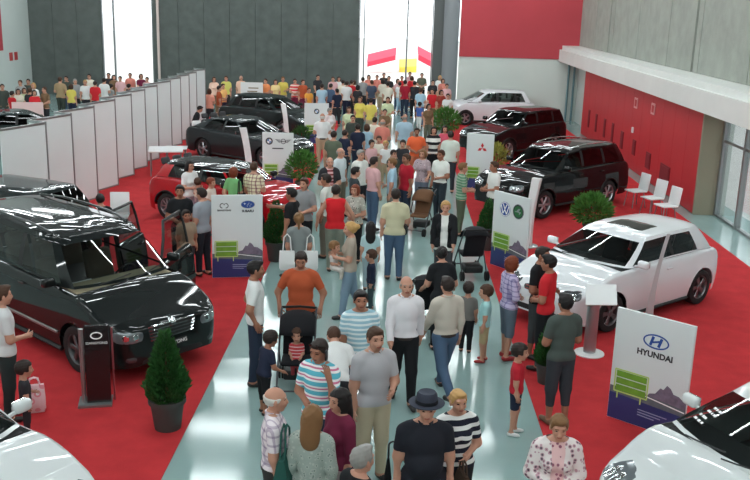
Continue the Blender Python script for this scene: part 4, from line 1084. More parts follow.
# leaning display blades
def blade(label, loc, rz, h, w0, w1, m, lean=.06, dep=.05):
    r = thing('display_blade', label, 'display', (loc[0], loc[1], .012), rz)
    mb = MB(); n = 10; v = []; f = []
    for k in range(n+1):
        t = k/n; w = w0+(w1-w0)*t-.03*math.sin(PI*t); x = lean*h*t*t
        v += [(x-w/2, -dep/2, h*t), (x+w/2, -dep/2, h*t), (x+w/2, dep/2, h*t), (x-w/2, dep/2, h*t)]
    for k in range(n):
        for q in range(4): f.append((4*k+q, 4*k+(q+1) % 4, 4*k+4+(q+1) % 4, 4*k+4+q))
    f += [(3, 2, 1, 0), tuple(4*n+q for q in range(4))]; mb.add(v, f); mb.build('blade', m, r)
    mb = MB(); mb.lathe([(.24, 0), (.24, .012), (.2, .02)], 24); mb.build('foot', M_ALU, r, 60)
    return r
M_FIN = mat('blade_grey', (188, 190, 192), .35, metal=.3)
blade('tapering silver display blade in front of the white hatchback', at(647, 331), R(-15), 1.68, .16, .05, M_FIN, .1)
blade('white display blade behind the sign with round emblems', (3.02, 19.6), R(-35), 1.55, .2, .2, M_WHITE, .08, .1)
blade('white display blade beside the dark grey coupe', (-4.15, 25.6), R(20), 1.62, .22, .2, M_WHITE, -.12)
blade('white display blade beside the far dark hatchback', (-4.0, 33.2), R(20), 1.5, .2, .18, M_WHITE, -.1)
# lectern with a round foot
lx, ly = at(589, 354)
t = thing('info_stand', 'steel info stand with tilted white panel beside white hatchback', 'stand', (lx, ly, .012), R(-20))
mb = MB(); mb.lathe([(.23, 0), (.23, .015), (.2, .025), (.1, .03)], 28); mb.build('base', M_WHITE, t, 40)
mb = MB(); mb.lathe([(.095, .03), (.095, .86), (.02, .88)], 24); mb.build('post', mat('brushed_steel', (168, 172, 174), .35, metal=.8), t, 40)
mb = MB(); mb.rbox(0, 0, 0, .46, .4, .02, .006, 1); o = mb.build('panel', M_WHITE, t); o.rotation_euler = (R(34), R(-6), R(8)); o.location = (.1, -.02, .97)
mb = MB(); mb.tube([(0, 0, .85), (.03, -.03, .93)], .02, 6); mb.build('bracket', M_STEEL, t)
# plants
def leaves(n, fn, ln, wd_, seed, up=.5):
    rnd = random.Random(seed); v = []; f = []
    for i in range(n):
        p, d = fn(rnd); d = Vector(d)+Vector((rnd.uniform(-.5, .5), rnd.uniform(-.5, .5), rnd.uniform(-.2, .5)+up)); d.normalize()
        s = d.cross(Vector((rnd.uniform(-1, 1), rnd.uniform(-1, 1), rnd.uniform(-1, 1)))).normalized()*wd_*rnd.uniform(.6, 1.3); l = ln*rnd.uniform(.6, 1.3); p = Vector(p); o = len(v)
        v += [p-s*.3, p+d*l*.5-s, p+d*l, p+d*l*.5+s]; f += [(o, o+1, o+2, o+3)]
    mb = MB(); mb.add(v, f); return mb
M_POT = mat('pot_dark', (62, 62, 60), .6); M_SOIL = mat('soil', (50, 38, 30), .95); M_STEM = mat('stem', (84, 64, 44), .9)
def leafmat(k, rgb): return mat('leaf_'+k, rgb, .65, spec=.3, noise=.3, nscale=12)
def conifer(label, loc, h, r0, seed, n=5200, pot=(.21, .16, .4)):
    t = thing('potted_conifer', label, 'plant', (loc[0], loc[1], .012), seed, 'potted plants'); pr_, pb, ph = pot
    mb = MB(); mb.lathe([(pb, 0), (pr_*.98, ph*.86), (pr_*1.1, ph*.86), (pr_*1.1, ph), (pr_*.95, ph), (pr_*.9, ph*.85), (.001, ph*.85)], 24, cap=False); mb.build('pot', M_POT, t, 40)
    mb = MB(); mb.tube([(0, 0, ph*.6), (0, 0, h*.8)], [.025, .008], 6); mb.build('stem', M_STEM, t)
    def fn(g):
        q = 1-math.sqrt(g.random()*.98); z = ph*.88+(h-ph*.88)*q; rad = r0*((1-q)**.8)*(.55+.5*math.sqrt(g.random()))*min(1, .62+q*2.2); a = g.uniform(0, 2*PI); rad *= 1+.12*math.sin(5*a+9*q)
        return (rad*math.cos(a), rad*math.sin(a), z), (math.cos(a), math.sin(a), .5)
    o = leaves(n, fn, .075, .013, seed, .6).build('foliage', leafmat('conifer', (46, 92, 42)), t); o['kind'] = 'stuff'
    return t
conifer('cone-shaped conifer in a dark pot in front of the black van', at(168, 428), 1.27, .27, 3)
conifer('conifer in a dark pot behind the man in dark green', (2.26, 12.0), .85, .18, 4, 3500, (.16, .12, .3))
conifer('conifer in a dark pot behind the sign with round emblems', (2.08, 19.2), 1.1, .24, 5, 3000)
conifer('conifer in a dark pot behind the sign with starred oval', (-2.35, 17.75), 1.25, .26, 6, 3500)
def bush(label, loc, h, r0, seed, col, n=900, ln=.16):
    t = thing('potted_bush', label, 'plant', (loc[0], loc[1], .012), 0, 'potted plants')
    mb = MB(); mb.lathe([(.14, 0), (.19, .3), (.2, .3), (.2, .34), (.17, .34), (.16, .3), (.001, .3)], 20, cap=False); mb.build('pot', M_POT, t, 40)
    for k in range(5): a = k*1.26; mb = MB(); mb.tube([(0, 0, .28), (.3*r0*math.cos(a), .3*r0*math.sin(a), h*.6), (.6*r0*math.cos(a), .6*r0*math.sin(a), h*.85)], [.012, .009, .004], 5); mb.build('stem', M_STEM, t)
    def fn(g):
        a = g.uniform(0, 2*PI); q = g.uniform(-.8, 1); rr = math.sqrt(max(0, 1-q*q))*(g.random()**.4); zc = .3+(h-.3)*.55
        return (r0*rr*math.cos(a), r0*rr*math.sin(a), zc+q*(h-.3)*.45), (rr*math.cos(a), rr*math.sin(a), q)
    o = leaves(n, fn, ln, .022, seed, .2).build('foliage', leafmat(col[0], col[1]), t); o['kind'] = 'stuff'
    return t
G1 = ('mid', (70, 116, 48)); G2 = ('yellow', (150, 150, 70)); G3 = ('dark', (54, 92, 44))
bush('leafy green bush behind the white hatchback', at(592, 213, .6), .95, .42, 1, G1, 1300)
bush('round green bush beside the silver hatchback', at(446, 120, .8), 1.15, .55, 2, G1, 1000, .2)
bush('yellow green plant beside the boxy black off-roader', at(495, 158, .8), 1.1, .35, 3, G2, 600, .2)
bush('green bush beside the sign with winged circle', at(302, 165, .8), 1.1, .38, 4, G1, 900)
bush('small green bush under the white display blade', (-3.3, 31.6), .8, .3, 5, G3, 500)
# white tables and chairs
def table(label, loc, rz, w, d, h):
    t = thing('table', label, 'table', (loc[0], loc[1], .012), rz)
    mb = MB(); mb.rbox(0, 0, h-.02, w, d, .04, .008, 1); mb.build('table_top', M_WHITE, t)
    for x in (-1, 1):
        for y in (-1, 1): mb = MB(); mb.tube([(x*(w/2-.06), y*(d/2-.06), 0), (x*(w/2-.06), y*(d/2-.06), h-.04)], .02, 8); mb.build('leg', M_ALU, t, 60)
    return t
table('white rectangular table in front of the zigzag partition', (-6.85, 26.7), R(14), 1.0, 1.0, .75)
table('low white table between partition and red hatchback', (-7.0, 28.6), R(10), .7, .6, .5)
def shell_chair(label, loc, rz):
    t = thing('chair', label, 'chair', (loc[0], loc[1], .012), rz, 'white shell chairs')
    mb = MB(); mb.rbox(0, 0, .44, .44, .44, .04, .018, 2); mb.build('seat', M_WHITE, t, 60)
    mb = MB(); mb.rbox(0, 0, .24, .035, .42, .46, .016, 2, 0, Matrix.Translation((-.22, 0, .44)) @ Matrix.Rotation(-.14, 4, 'Y')); mb.build('backrest', M_WHITE, t, 60)
    for x in (-1, 1):
        for y in (-1, 1): mb = MB(); mb.tube([(x*.15, y*.15, .42), (x*.2, y*.2, 0)], .012, 6); mb.build('leg', M_ALU, t, 60)
    return t
shell_chair('white shell chair by the red wall, next to the black sports utility car', (6.55, 24.2), R(200))
shell_chair('white shell chair by the red wall, middle of three in a row', (6.75, 23.3), R(205))
shell_chair('white shell chair by the red wall, next to the glazed doors', (6.85, 22.4), R(200))
shell_chair('white shell chair beside the person in the dark suit', (-6.95, 31.9), R(-60))
shell_chair('white shell chair under the seated person behind the black van', (-6.05, 19.35), R(-80))
t = thing('notice_board', 'white notice board with dark print behind the far dark hatchback', 'notice board', (at(257, 85, 1.3)[0], 41.0, 0), R(4))
mb = MB(); mb.box(-.5, .5, -.02, .02, .7, 1.55); mb.build('board', M_BOARD, t)
for x in (-.4, .4): mb = MB(); mb.tube([(x, .02, 0), (x, .02, .75)], .02, 6); mb.build('leg', M_STEEL, t)
mb = MB()
for z, x in ((1.3, .1), (1.15, .05), (1.0, -.05)): stroke(mb, [(x-.25, z), (x+.2, z)], .05, .02, .023, 0)
mb.build('print', mat('print_brown', (120, 110, 80), .6), t)['kind'] = 'stuff'
t = thing('poster_board', 'pale pink poster board standing beyond the partition', 'board', (-13.6, 33.2, 0), R(12))
mb = MB(); mb.box(-.55, .55, -.02, .02, .1, 1.25); mb.build('board', mat('poster_pink', (226, 190, 188), .5), t); mb = MB(); mb.box(-.5, .5, -.2, .2, 0, .1); mb.build('foot', M_STEEL, t)
# push chairs
def stroller(label, loc, rz, col, s=1.0):
    t = thing('stroller', label, 'stroller', (loc[0], loc[1], 0), rz, 'strollers'); t.scale = (s, s, s)
    fm = mat('stroller_frame', (70, 72, 76), .4, metal=.6)
    for y in (-.24, .24):
        mb = MB(); mb.tube([(.42, y, .1), (.1, y, .5), (-.32, y, 1.0), (-.42, y, 1.02)], .014, 6); mb.tube([(-.32, y, .1), (.05, y, .56)], .013, 6); mb.build('side_frame', fm, t, 60)
    mb = MB(); mb.tube([(-.42, -.24, 1.02), (-.44, 0, 1.03), (-.42, .24, 1.02)], .018, 6); mb.build('handle', RUB, t, 60)
    for x in (.42, -.32):
        for y in (-.24, .24):
            mb = MB()
            for q in (-.022, .022): mb.lathe([(.03, q-.012), (.085, q-.012), (.095, q-.006), (.095, q+.006), (.085, q+.012), (.03, q+.012)], 14, 0, Matrix.Translation((x, y, .095)) @ Matrix.Rotation(PI/2, 4, 'X'))
            o = mb.build('wheel', RUB, t, 60); o['kind'] = 'stuff'
    fab = cloth(col)
    mb = MB(); mb.rbox(.08, 0, .44, .36, .4, .06, .025, 2); mb.rbox(0, 0, .28, .05, .4, .56, .02, 2, 0, Matrix.Translation((-.1, 0, .44)) @ Matrix.Rotation(-.42, 4, 'Y')); mb.build('seat', fab, t, 60)['kind'] = 'stuff'
    v = []; f = []; n = 8
    for i in range(n+1):
        a = R(20)+R(115)*i/n
        for k in range(7): y = -.24+.48*k/6; q = 1-.25*(abs(y)/.24)**3; v.append((-.22+.36*math.cos(a)*q, y, .68+.36*math.sin(a)*q))
    for i in range(n):
        for k in range(6): f.append((i*7+k, i*7+k+1, (i+1)*7+k+1, (i+1)*7+k))
    mb = MB(); mb.add(v, f); o = mb.build('canopy', fab, t, 60); md = o.modifiers.new('thickness', 'SOLIDIFY'); md.thickness = .012
    mb = MB(); mb.rbox(-.1, 0, .2, .34, .36, .14, .03, 2); mb.build('basket', BLK, t, 60)
    mb = MB(); mb.tube([(.42, -.24, .13), (.42, .24, .13)], .012, 6); mb.build('cross_bar', fm, t)
    return t
# ------------------------------------------------------------------ the cars on show
def spec(base, **kw): d = dict(base); d.update(kw); return d
van, vpatch = make_car('van', 'long black people carrier with chrome grille and roof rails', spec(P_MPV, open=1, open_ang=58, plate=BLK), (-4.97, 13.45), R(-40))
mb = text_mb('SSANGYONG', .075, 0, Matrix.Translation((2.565+.022, 0, .475)) @ Matrix.Rotation(PI/2, 4, 'Z') @ Matrix.Rotation(PI/2, 4, 'X'), .004); o = mb.build('plate_lettering', INKW, van); o['kind'] = 'stuff'
make_car('hatchback', 'white three-door hatchback with black sunroof beside the info stand', spec(P_HATCH), (3.99, 15.58), R(220))
make_car('suv', 'black sports utility car with silver roof rails by the red wall', spec(P_SUV), (4.25, 23.9), R(222))
P_BOX = spec(P_SUV, L=4.15, fo=.85, H=1.66, roof_r=3.88, tail=4.04, wr=.69, rails=None, z_hood=.96, roof_f=1.9, doors=[(1.48, 2.4), (2.44, 3.3)], cols=[(1.48, 2.02, 'win'), (2.36, 2.35, 'pillar'), (2.46, 2.45, 'win'), (3.24, 3.2, 'pillar'), (3.34, 3.3, 'win'), (3.8, 3.7, 'body'), (3.96, 3.78, 'body')], wb=2.5, paint=paint('black', (17, 19, 20)))
make_car('suv', 'boxy black off-roader between silver hatchback and railed black car', P_BOX, (4.25, 32.7), R(222))
P_5D = spec(P_HATCH, doors=[(1.3, 2.3), (2.34, 3.2)], cols=[(1.36, 1.98, 'win'), (2.26, 2.24, 'pillar'), (2.36, 2.34, 'win'), (3.14, 3.06, 'pillar'), (3.22, 3.14, 'win'), (3.6, 3.4, 'body'), (3.82, 3.55, 'body')], sunroof=None, lamp_mat=LAMPGL, bar_mat=CHROME, alloy=ALLOY, rim='five')
make_car('hatchback', 'silver white five-door hatchback in front of the grey wall', spec(P_5D, paint=paint('silver_white', (214, 218, 222)), mirror=paint('silver_white', (214, 218, 222)), rn=.5, roof_f=1.78, cowl=.95, H=1.56, L=4.2, W=1.8), (4.15, 41.35), R(189))
P_MINI = spec(P_5D, L=3.85, W=1.72, H=1.42, fo=.72, wb=2.47, cowl=1.12, roof_f=1.6, roof_r=3.45, tail=3.72, z_hood=.82, z_cowl=.98, z_deck=.94, doors=[(1.2, 2.3)], cols=[(1.26, 1.72, 'win'), (2.22, 2.18, 'pillar'), (2.3, 2.26, 'win'), (3.2, 3.08, 'body'), (3.5, 3.28, 'body')],
    paint=paint('red', (168, 18, 28)), roof_paint=paint('roof_black', (24, 26, 27)), mirror=paint('roof_black', (24, 26, 27)), wr=.66, rn=.3, cladding=True, rim='multi')
make_car('hatchback', 'small red hatchback with black roof behind the starred oval sign', P_MINI, (-3.85, 21.0), R(-28))
P_COUPE = spec(P_5D, L=4.45, H=1.42, fo=.8, wb=2.72, cowl=1.4, roof_f=2.15, roof_r=3.45, tail=4.1, z_hood=.76, z_cowl=.94, z_deck=.98, doors=[(1.62, 2.6), (2.64, 3.4)], cols=[(1.66, 2.3, 'win'), (2.6, 2.56, 'pillar'), (2.68, 2.64, 'win'), (3.5, 3.22, 'body'), (3.85, 3.38, 'body')],
    paint=paint('graphite', (34, 40, 42)), mirror=paint('graphite', (34, 40, 42)), privacy=True, roof_fall=.1, badge=True)
make_car('coupe', 'dark grey coupe with fin blade in front of the far hatchback', P_COUPE, (-4.8, 29.6), R(-34))
make_car('hatchback', 'dark green-black hatchback farthest along the white partition', spec(P_5D, L=4.35, H=1.5, paint=paint('deep_green', (30, 38, 38)), mirror=paint('deep_green', (30, 38, 38)), privacy=True), (-5.0, 36.3), R(-32))
make_car('saloon', 'dark saloon seen over the top of the white partition', spec(P_COUPE, paint=paint('slate', (44, 52, 52)), mirror=paint('slate', (44, 52, 52))), (-12.2, 29.8), R(25))
make_car('estate', 'dark estate car standing behind the black people carrier', spec(P_SUV, rails=None, H=1.62, paint=paint('dark_teal', (28, 36, 36))), (-8.15, 17.35), R(158))
make_car('hatchback', 'white hatchback with lettered windscreen beside the slanted H sign', spec(P_5D, W=1.78, paint=paint('pearl', (208, 213, 213)), mirror=paint('pearl', (208, 213, 213)), rn=.55, z_hood=.78, cowl=.86, roof_f=1.66, ws_text=[(.5, -.76, (.05, .04, .08)), (.42, -.78, (.08, .03, .06)), (.32, -.8, (.05, .1)), (.24, -.8, (.07, .06, .05))]), (4.25, 8.5), R(207))
white_r = bpy.context.scene.objects['hatchback.004'] if 'hatchback.004' in bpy.context.scene.objects else None
make_car('hatchback', 'white car with small white mirror beside the plastic bag', spec(P_5D, paint=paint('pearl', (208, 213, 213)), mirror=paint('pearl', (208, 213, 213)), rn=.5), (-4.68, 7.8), R(-30))
# ------------------------------------------------------------------ visitors
WH = (220, 221, 220); CR = (220, 212, 196); BK = (30, 31, 34); NV = (36, 42, 62); GY = (150, 150, 150); JE = (76, 98, 124); DJ = (44, 54, 72); KH = (176, 158, 130); OL = (96, 98, 84)
RD = (196, 40, 48); OR = (178, 84, 52); LB = (164, 196, 214); PK = (214, 168, 170); YL = (214, 196, 96); PG = (196, 206, 168); BR = (120, 94, 70); SAL = (214, 130, 116); DG = (66, 72, 66); DK = (48, 48, 52); PU = (110, 36, 62)
CN = {WH: 'white', CR: 'cream', BK: 'black', NV: 'navy', GY: 'grey', JE: 'blue denim', DJ: 'dark denim', KH: 'khaki', OL: 'olive', RD: 'red', OR: 'orange', LB: 'light blue', PK: 'pale pink', YL: 'yellow', PG: 'pale green', BR: 'brown', SAL: 'salmon', DG: 'dark green', DK: 'charcoal', PU: 'maroon'}
CROWD = []
def cname(c):
    return CN[min(CN, key=lambda k: sum((a-b)**2 for a, b in zip(k, c)))] if isinstance(c, tuple) else 'striped'
def who(px, py, h, face, top, bot, hair='short', hc='dark', label=None, z=None, group='visitors', **kw):
    """head top seen at px, py; h = standing height; face = compass of the gaze (0 right, 90 away, -90 towards the gallery)"""
    zt_ = z if z else h
    x, y = at(px, py, zt_); x += kw.pop('dx', 0); y += kw.pop('dy', 0)
    if y > 46.4 and not -1.9 < x < 1.5: y = 46.4
    d = math.hypot(x, y)
    S = dict(h=h, top=top if not isinstance(top, tuple) else cloth(top), bottom=bot if not isinstance(bot, tuple) else cloth(bot), hair=hair, hairc=hc); S.update(kw)
    vx = .0175 if d < 16.5 else (.022 if d < 24 else .032)
    r, HM, up, b = make_person(S, vx)
    f = R(face); r.rotation_euler = (0, 0, f)
    hp = HM.to_translation()
    r.location = (x-(hp.x*math.cos(f)), y-(hp.x*math.sin(f)), .013 if (-7.55 < x < -2.45 or 1.97 < x < 7.55) else .0)
    if not label:
        label = '%s-%s %s in %s top and %s %s %s' % (hc.replace(' ', '-'), 'bobbed' if hair == 'bob' else ('haired balding' if hair == 'fringe' else 'haired'), 'child' if h < 1.46 else 'person', cname(top), cname(bot), 'shorts' if kw.get('trouser', 1) < .8 else 'trousers', {'far': 'near the bright doorway', 'mid': 'in the aisle crowd', 'beyond': 'beyond the partition', 'cars': 'behind the far cars'}[group])
    tag(r, label, 'person', {'far': 'visitors by the doorway', 'mid': 'visitors on the aisle', 'beyond': 'visitors beyond the partition', 'cars': 'visitors behind the far cars'}.get(group, 'visitors'))
    r['scale'] = b
    CROWD.append((r, .2 if h > 1.4 else .15))
    return r, HM, up, b
def spot(person, p):
    """point p (front, left, up in the person's own frame) in the hall"""
    r = person[0]; f = r.rotation_euler[2]; c, s = math.cos(f), math.sin(f)
    return (r.location[0]+p[0]*c-p[1]*s, r.location[1]+p[0]*s+p[1]*c, r.location[2]+p[2])
D2 = ('down', 'down')
TAN = dict(skin='tan')
# --- nearest people
p_white = who(256, 261, 1.77, 12, WH, DJ, 'short', 'black', 'person in white shirt and dark jeans with hand in pocket beside orange shirt', arms=('pocket', 'pocket'), **TAN)
p_orange = who(301, 252, 1.76, -88, cloth(OR), DK, 'short', 'dark', 'person in orange shirt pushing the black stroller', arms=('handle', 'handle'), build=1.12, nod=18, **TAN)
p_boy_dark = who(271, 330, 1.12, 40, NV, BK, 'kid', 'dark', 'child in dark clothes leaning on the stroller', arms=('push', 'push'), lean=12, trouser=.75, **TAN)
p_bend = who(334, 330, 1.6, 100, WH, DK, 'short', 'brown', 'person in white shirt bending down behind the stroller', z=1.32, lean=52, arms=('push', 'push'))
p_phone = who(319, 340, 1.74, -112, cloth((92, 178, 196), 'stripe', (236, 236, 236), 9.5, (206, 120, 150)), DJ, 'short', 'dark', 'person in turquoise striped polo shirt talking on a phone', collar=True, arms=('phone', 'belly'), look=-8, nod=12, **TAN)
who(361, 290, 1.76, -80, cloth((150, 190, 204), 'stripe', (222, 230, 232), 17), DJ, 'short', 'black', 'person in pale blue striped shirt beside white-shirted bald man', arms=D2, legs='step', **TAN)
who(407, 276, 1.78, -84, cloth((226, 222, 226)), BK, 'fringe', 'grey', 'bald person in long-sleeved white shirt and black trousers', collar=True, arms=('swing_b', 'swing_f'), legs='step', sleeve=1.95, hem=.97)
who(376, 328, 1.8, -66, cloth((176, 174, 178)), cloth((190, 178, 152)), 'short', 'brown', 'person in grey polo shirt and beige trousers with hand at waist', collar=True, arms=('front', 'down'), build=1.06)
who(448, 273, 1.74, 112, cloth((196, 188, 176)), JE, 'short', 'dark', 'person in beige shirt and blue jeans walking away', collar=True, arms=('swing_f', 'down'), legs='walk', sleeve=1.9, hem=.98, lead=1)
p_blackw = who(443, 246, 1.62, 100, BK, BK, 'bun', 'black', 'person in black with hair in a bun bending over a stroller', fem=True, arms=('push', 'push'), lean=14)
who(468, 282, 1.12, 80, cloth((120, 116, 112)), BK, 'kid', 'dark', 'small child in grey top and black trousers from behind', arms=D2)
who(488, 285, 1.2, 172, cloth((160, 206, 206)), cloth((178, 160, 124)), 'kid', 'brown', 'child in pale turquoise shirt and khaki shorts', arms=D2, trouser=.5, shoe=mat('shoe_red', (160, 40, 44), .6))
p_card = who(446, 201, 1.68, -95, cloth((226, 226, 222)), cloth((60, 62, 66)), 'bun', 'blond', 'person in white top and open black cardigan beside empty stroller', fem=True, jacket=cloth(BK), sleeve=1.95, arms=('swing_f', 'down'), legs='step', hem=.8, jhem=.86)
who(396, 189, 1.78, 95, cloth((202, 196, 164)), JE, 'short', 'dark', 'person in loose cream shirt and blue jeans from behind', collar=True, arms=('down', 'front'), build=1.1)
p_bag = who(299, 213, 1.62, 96, cloth((128, 134, 134)), cloth((90, 88, 84)), 'pony', 'light brown', 'person with light ponytail carrying a white tote bag', fem=True, arms=D2)
who(291, 188, 1.74, 160, BK, cloth((78, 96, 96)), 'short', 'black', 'person in black shirt stretching an arm towards the red car', arms=('down', 'reach'), **TAN)
who(304, 178, 1.74, -110, cloth((140, 142, 144)), BK, 'short', 'brown', 'person in grey shirt with hands clasped facing the black shirt', collar=True, arms=('belly', 'belly'))
who(326, 174, 1.76, 165, cloth((214, 218, 212)), cloth((120, 112, 100)), 'short', 'dark', 'person in pale grey shirt beside the red sleeveless top', arms=D2, **TAN)
who(336, 185, 1.74, 96, cloth((206, 36, 44)), cloth((122, 128, 116)), 'short', 'dark', 'person in red sleeveless top from behind', arms=('wide', 'wide'), sleeve=.0, build=1.1)
who(355, 185, 1.62, -110, cloth((170, 170, 160), 'floral', (60, 62, 60), 18, (206, 206, 196)), BK, 'bob', 'auburn', 'person with auburn hair in patterned grey top', fem=True, arms=('belly', 'belly'))
p_mum = who(350, 222, 1.66, 186, cloth((168, 156, 142)), cloth((120, 142, 160)), 'bun', 'blond', 'person in beige top and pale jeans carrying a small child', fem=True, arms=('carry', 'carry'), legs='step')
who(371, 222, 1.3, 92, cloth((180, 208, 212)), cloth((150, 170, 176)), 'long', 'black', 'girl with black hair in pale blue top from behind', fem=True, arms=D2)
who(371, 250, 1.08, 190, NV, cloth((60, 76, 80)), 'kid', 'brown', 'small child in navy jacket and grey trousers', arms=D2, sleeve=1.95)
# --- right hand group at the white hatchback
who(517, 257, 1.6, 20, cloth((196, 184, 214), 'plaid', (150, 140, 180), 14), cloth((98, 112, 126)), 'bob', 'auburn', 'person in lilac checked shirt and denim shorts by the white hatchback', fem=True, arms=('belly', 'belly'), trouser=.6, sleeve=1.6, shoe=mat('shoe_red', (160, 40, 44), .6))
who(538, 248, 1.74, -35, BK, cloth((70, 74, 76)), 'short', 'dark', 'person in black shirt between lilac checked and red shirts', arms=('front', 'belly'), trouser=.78, **TAN)
who(549, 256, 1.74, 155, cloth((196, 38, 46)), BK, 'short', 'black', 'person in red shirt and black trousers with folded arms', arms=('belly', 'belly'), **TAN)
who(566, 295, 1.74, 110, cloth((74, 84, 80)), cloth((56, 60, 66)), 'short', 'black', 'person in dark green shirt and cropped trousers by the info stand', arms=('front', 'front'), trouser=.78, shoe=mat('shoe_brown', (110, 80, 60), .6), **TAN)
who(521, 344, 1.2, -10, cloth((186, 38, 52)), NV, 'kid', 'dark', 'child in red shirt and navy shorts standing on the aisle', arms=D2, trouser=.42, shoe=mat('shoe_white', (220, 220, 220), .6))
who(560, 416, 1.6, -92, cloth((226, 186, 186), 'dots', (150, 90, 110), 20), cloth((200, 196, 190)), 'short', 'light brown', 'person in pink dotted top under a flowery cardigan', fem=True, arms=('belly', 'belly'), jacket=cloth((226, 216, 214), 'floral', (90, 80, 90), 22, (190, 150, 160)), sleeve=1.95, hem=.8, nod=10, build=1.12)
# --- front group
p_stripe = who(459, 391, 1.6, -72, cloth((30, 32, 46), 'stripe', (232, 232, 230), 11), BK, 'short', 'blond', 'person with short blond hair in navy and white striped top', fem=True, arms=('belly', 'down'), build=1.15)
p_hat = who(427, 397, 1.7, -86, cloth((34, 36, 44)), BK, 'fringe', 'grey', 'person in black shirt and dark felt hat holding an umbrella', collar=True, arms=('down', 'down'), build=1.2, belly=True, hem=.8)
who(363, 447, 1.66, 40, BK, BK, 'short', 'grey', 'person with grey hair in black top in front of umbrella', arms=D2)
who(277, 388, 1.7, 8, cloth((226, 216, 220), 'plaid', (186, 172, 186), 12), cloth((52, 52, 50)), 'fringe', 'white', 'bald person in pale checked shirt facing the brown-haired woman', collar=True, arms=('front', 'down'), build=1.08, hem=.97, belly=True)
p_long = who(312, 406, 1.64, 80, cloth((156, 168, 160), 'floral', (120, 136, 130), 26, (176, 184, 176)), cloth((110, 116, 110)), 'long', 'light brown', 'person with long wavy brown hair carrying a green bag', fem=True, arms=D2, sleeve=1.5, hem=.82)
who(339, 390, 1.6, 218, cloth(PU), cloth((180, 160, 160)), 'long', 'black', 'person with dark hair in maroon top facing the bald man', fem=True, arms=D2, sleeve=1.5)
p_edge = who(2, 287, 1.74, 35, cloth((206, 206, 206)), cloth((44, 54, 54)), 'short', 'brown', 'person in pale grey shirt with shoulder strap beside the black van', arms=('back', 'front'))
p_kidbag = who(24, 362, .98, 30, DK, DK, 'kid', 'dark', 'small child in dark clothes holding the plastic bag', arms=('front', 'down'))
# --- around the red car and the open van doors
who(203, 192, 1.7, 150, cloth((150, 156, 164)), cloth((34, 36, 44)), 'short', 'dark', 'person in grey shirt beside the open van door', dx=-.12, dy=.25, arms=D2)
who(180, 186, 1.72, -80, BK, BK, 'short', 'black', 'person in black standing behind the open van door', arms=('belly', 'belly'), skin='tan')
who(184, 214, 1.35, -60, cloth((150, 130, 110)), DK, 'short', 'dark', 'shorter person in brown top behind the open van door', arms=D2, skin='tan', dy=.3)
p_redmum = who(190, 162, 1.62, -40, WH, cloth((150, 140, 150)), 'long', 'black', 'person with black hair in white top holding a baby by the red car', fem=True, arms=('carry', 'carry'))
who(205, 170, 1.3, -20, cloth((220, 206, 196)), cloth((190, 176, 180)), 'kid', 'auburn', 'child in cream top beside the red car', dy=-1.0, dx=.35, arms=('belly', 'belly'), fem=True)
p_green = who(236, 168, 1.6, 60, cloth((116, 178, 116)), DJ, 'bob', 'auburn', 'person with auburn hair in green top beside the red car', fem=True, arms=('back', 'front'))
who(252, 163, 1.7, 75, cloth((230, 222, 190), 'plaid', (170, 140, 130), 13), cloth((84, 82, 80)), 'short', 'brown', 'person in cream checked shirt leaning over the red car', arms=('down', 'front'))
p_seat = who(100, 193, 1.7, 110, BK, BK, 'short', 'black', 'seated person with black hair behind the black van', z=1.28, legs='sit', arms=('lap', 'lap'))
who(200, 106, 1.72, 20, cloth((40, 42, 46)), BK, 'short', 'black', 'person in dark suit sitting by the end of the partition', z=1.22, legs='sit', arms=('lap', 'lap'), lean=22, sleeve=1.95)
# --- middle of the aisle
who(377, 157, 1.74, 40, PK, JE, 'short', 'dark', 'person in pale pink shirt and blue jeans from behind', dx=-.06, arms=('front', 'down'), hem=.97)
who(390, 158, 1.7, 175, LB, cloth((120, 122, 116)), 'short', 'light brown', 'person in light blue shirt facing the pale pink shirt', collar=True, dx=.06, arms=('down', 'belly'))
who(406, 154, 1.76, 215, cloth((176, 30, 48)), DJ, 'short', 'brown', 'person in dark red shirt and dark jeans beside light blue shirt', arms=D2, **TAN)
who(361, 150, 1.74, -50, cloth((226, 228, 222)), DK, 'short', 'grey', 'grey-haired person in white shirt behind the pale pink shirt', arms=D2)
who(356, 167, 1.68, 20, cloth((52, 60, 64)), BK, 'short', 'black', 'person in charcoal shirt from behind beside the pink shirt', arms=('belly', 'belly'))
who(341, 148, 1.72, -30, cloth((206, 216, 220)), cloth((126, 120, 104)), 'fringe', 'grey', 'balding person in pale blue shirt and khaki trousers', arms=D2)
who(317, 157, 1.7, -75, cloth((206, 160, 160), 'stripe', (120, 40, 46), 12), DK, 'fringe', 'grey', 'person in red striped shirt and dark waistcoat', dx=.3, arms=('belly', 'belly'), jacket=cloth(DK))
who(334, 131, 1.74, 70, cloth((92, 100, 84)), cloth((50, 56, 62)), 'short', 'dark', 'person in olive green shirt from behind', arms=D2, build=1.1)
p_khaki = who(313, 113, 1.74, 100, WH, cloth((178, 150, 124)), 'fringe', 'white', 'person in white shirt and tan trousers from behind', dx=.3, arms=('front', 'front'), build=1.15, hem=.97)
who(330, 108, 1.66, -50, cloth((226, 220, 220)), cloth((226, 222, 220)), 'short', 'grey', 'person in white clothes with pink scarf', skirt=.8, fem=True, arms=('belly', 'belly'), jacket=cloth((224, 206, 206)), hem=.85)
who(426, 150, 1.66, -112, cloth((168, 150, 156), 'floral', (110, 90, 104), 16, (196, 180, 184)), cloth((110, 120, 136)), 'bob', 'light brown', 'person in mauve flowered top beside white shirt, pushing stroller', dx=-.08, fem=True, arms=('push', 'push'))
who(437, 150, 1.76, -128, cloth((226, 230, 224)), cloth((50, 60, 68)), 'short', 'brown', 'person in white shirt beside the mauve flowered top', dx=.1, collar=True, arms=('front', 'down'), hem=.97, **TAN)
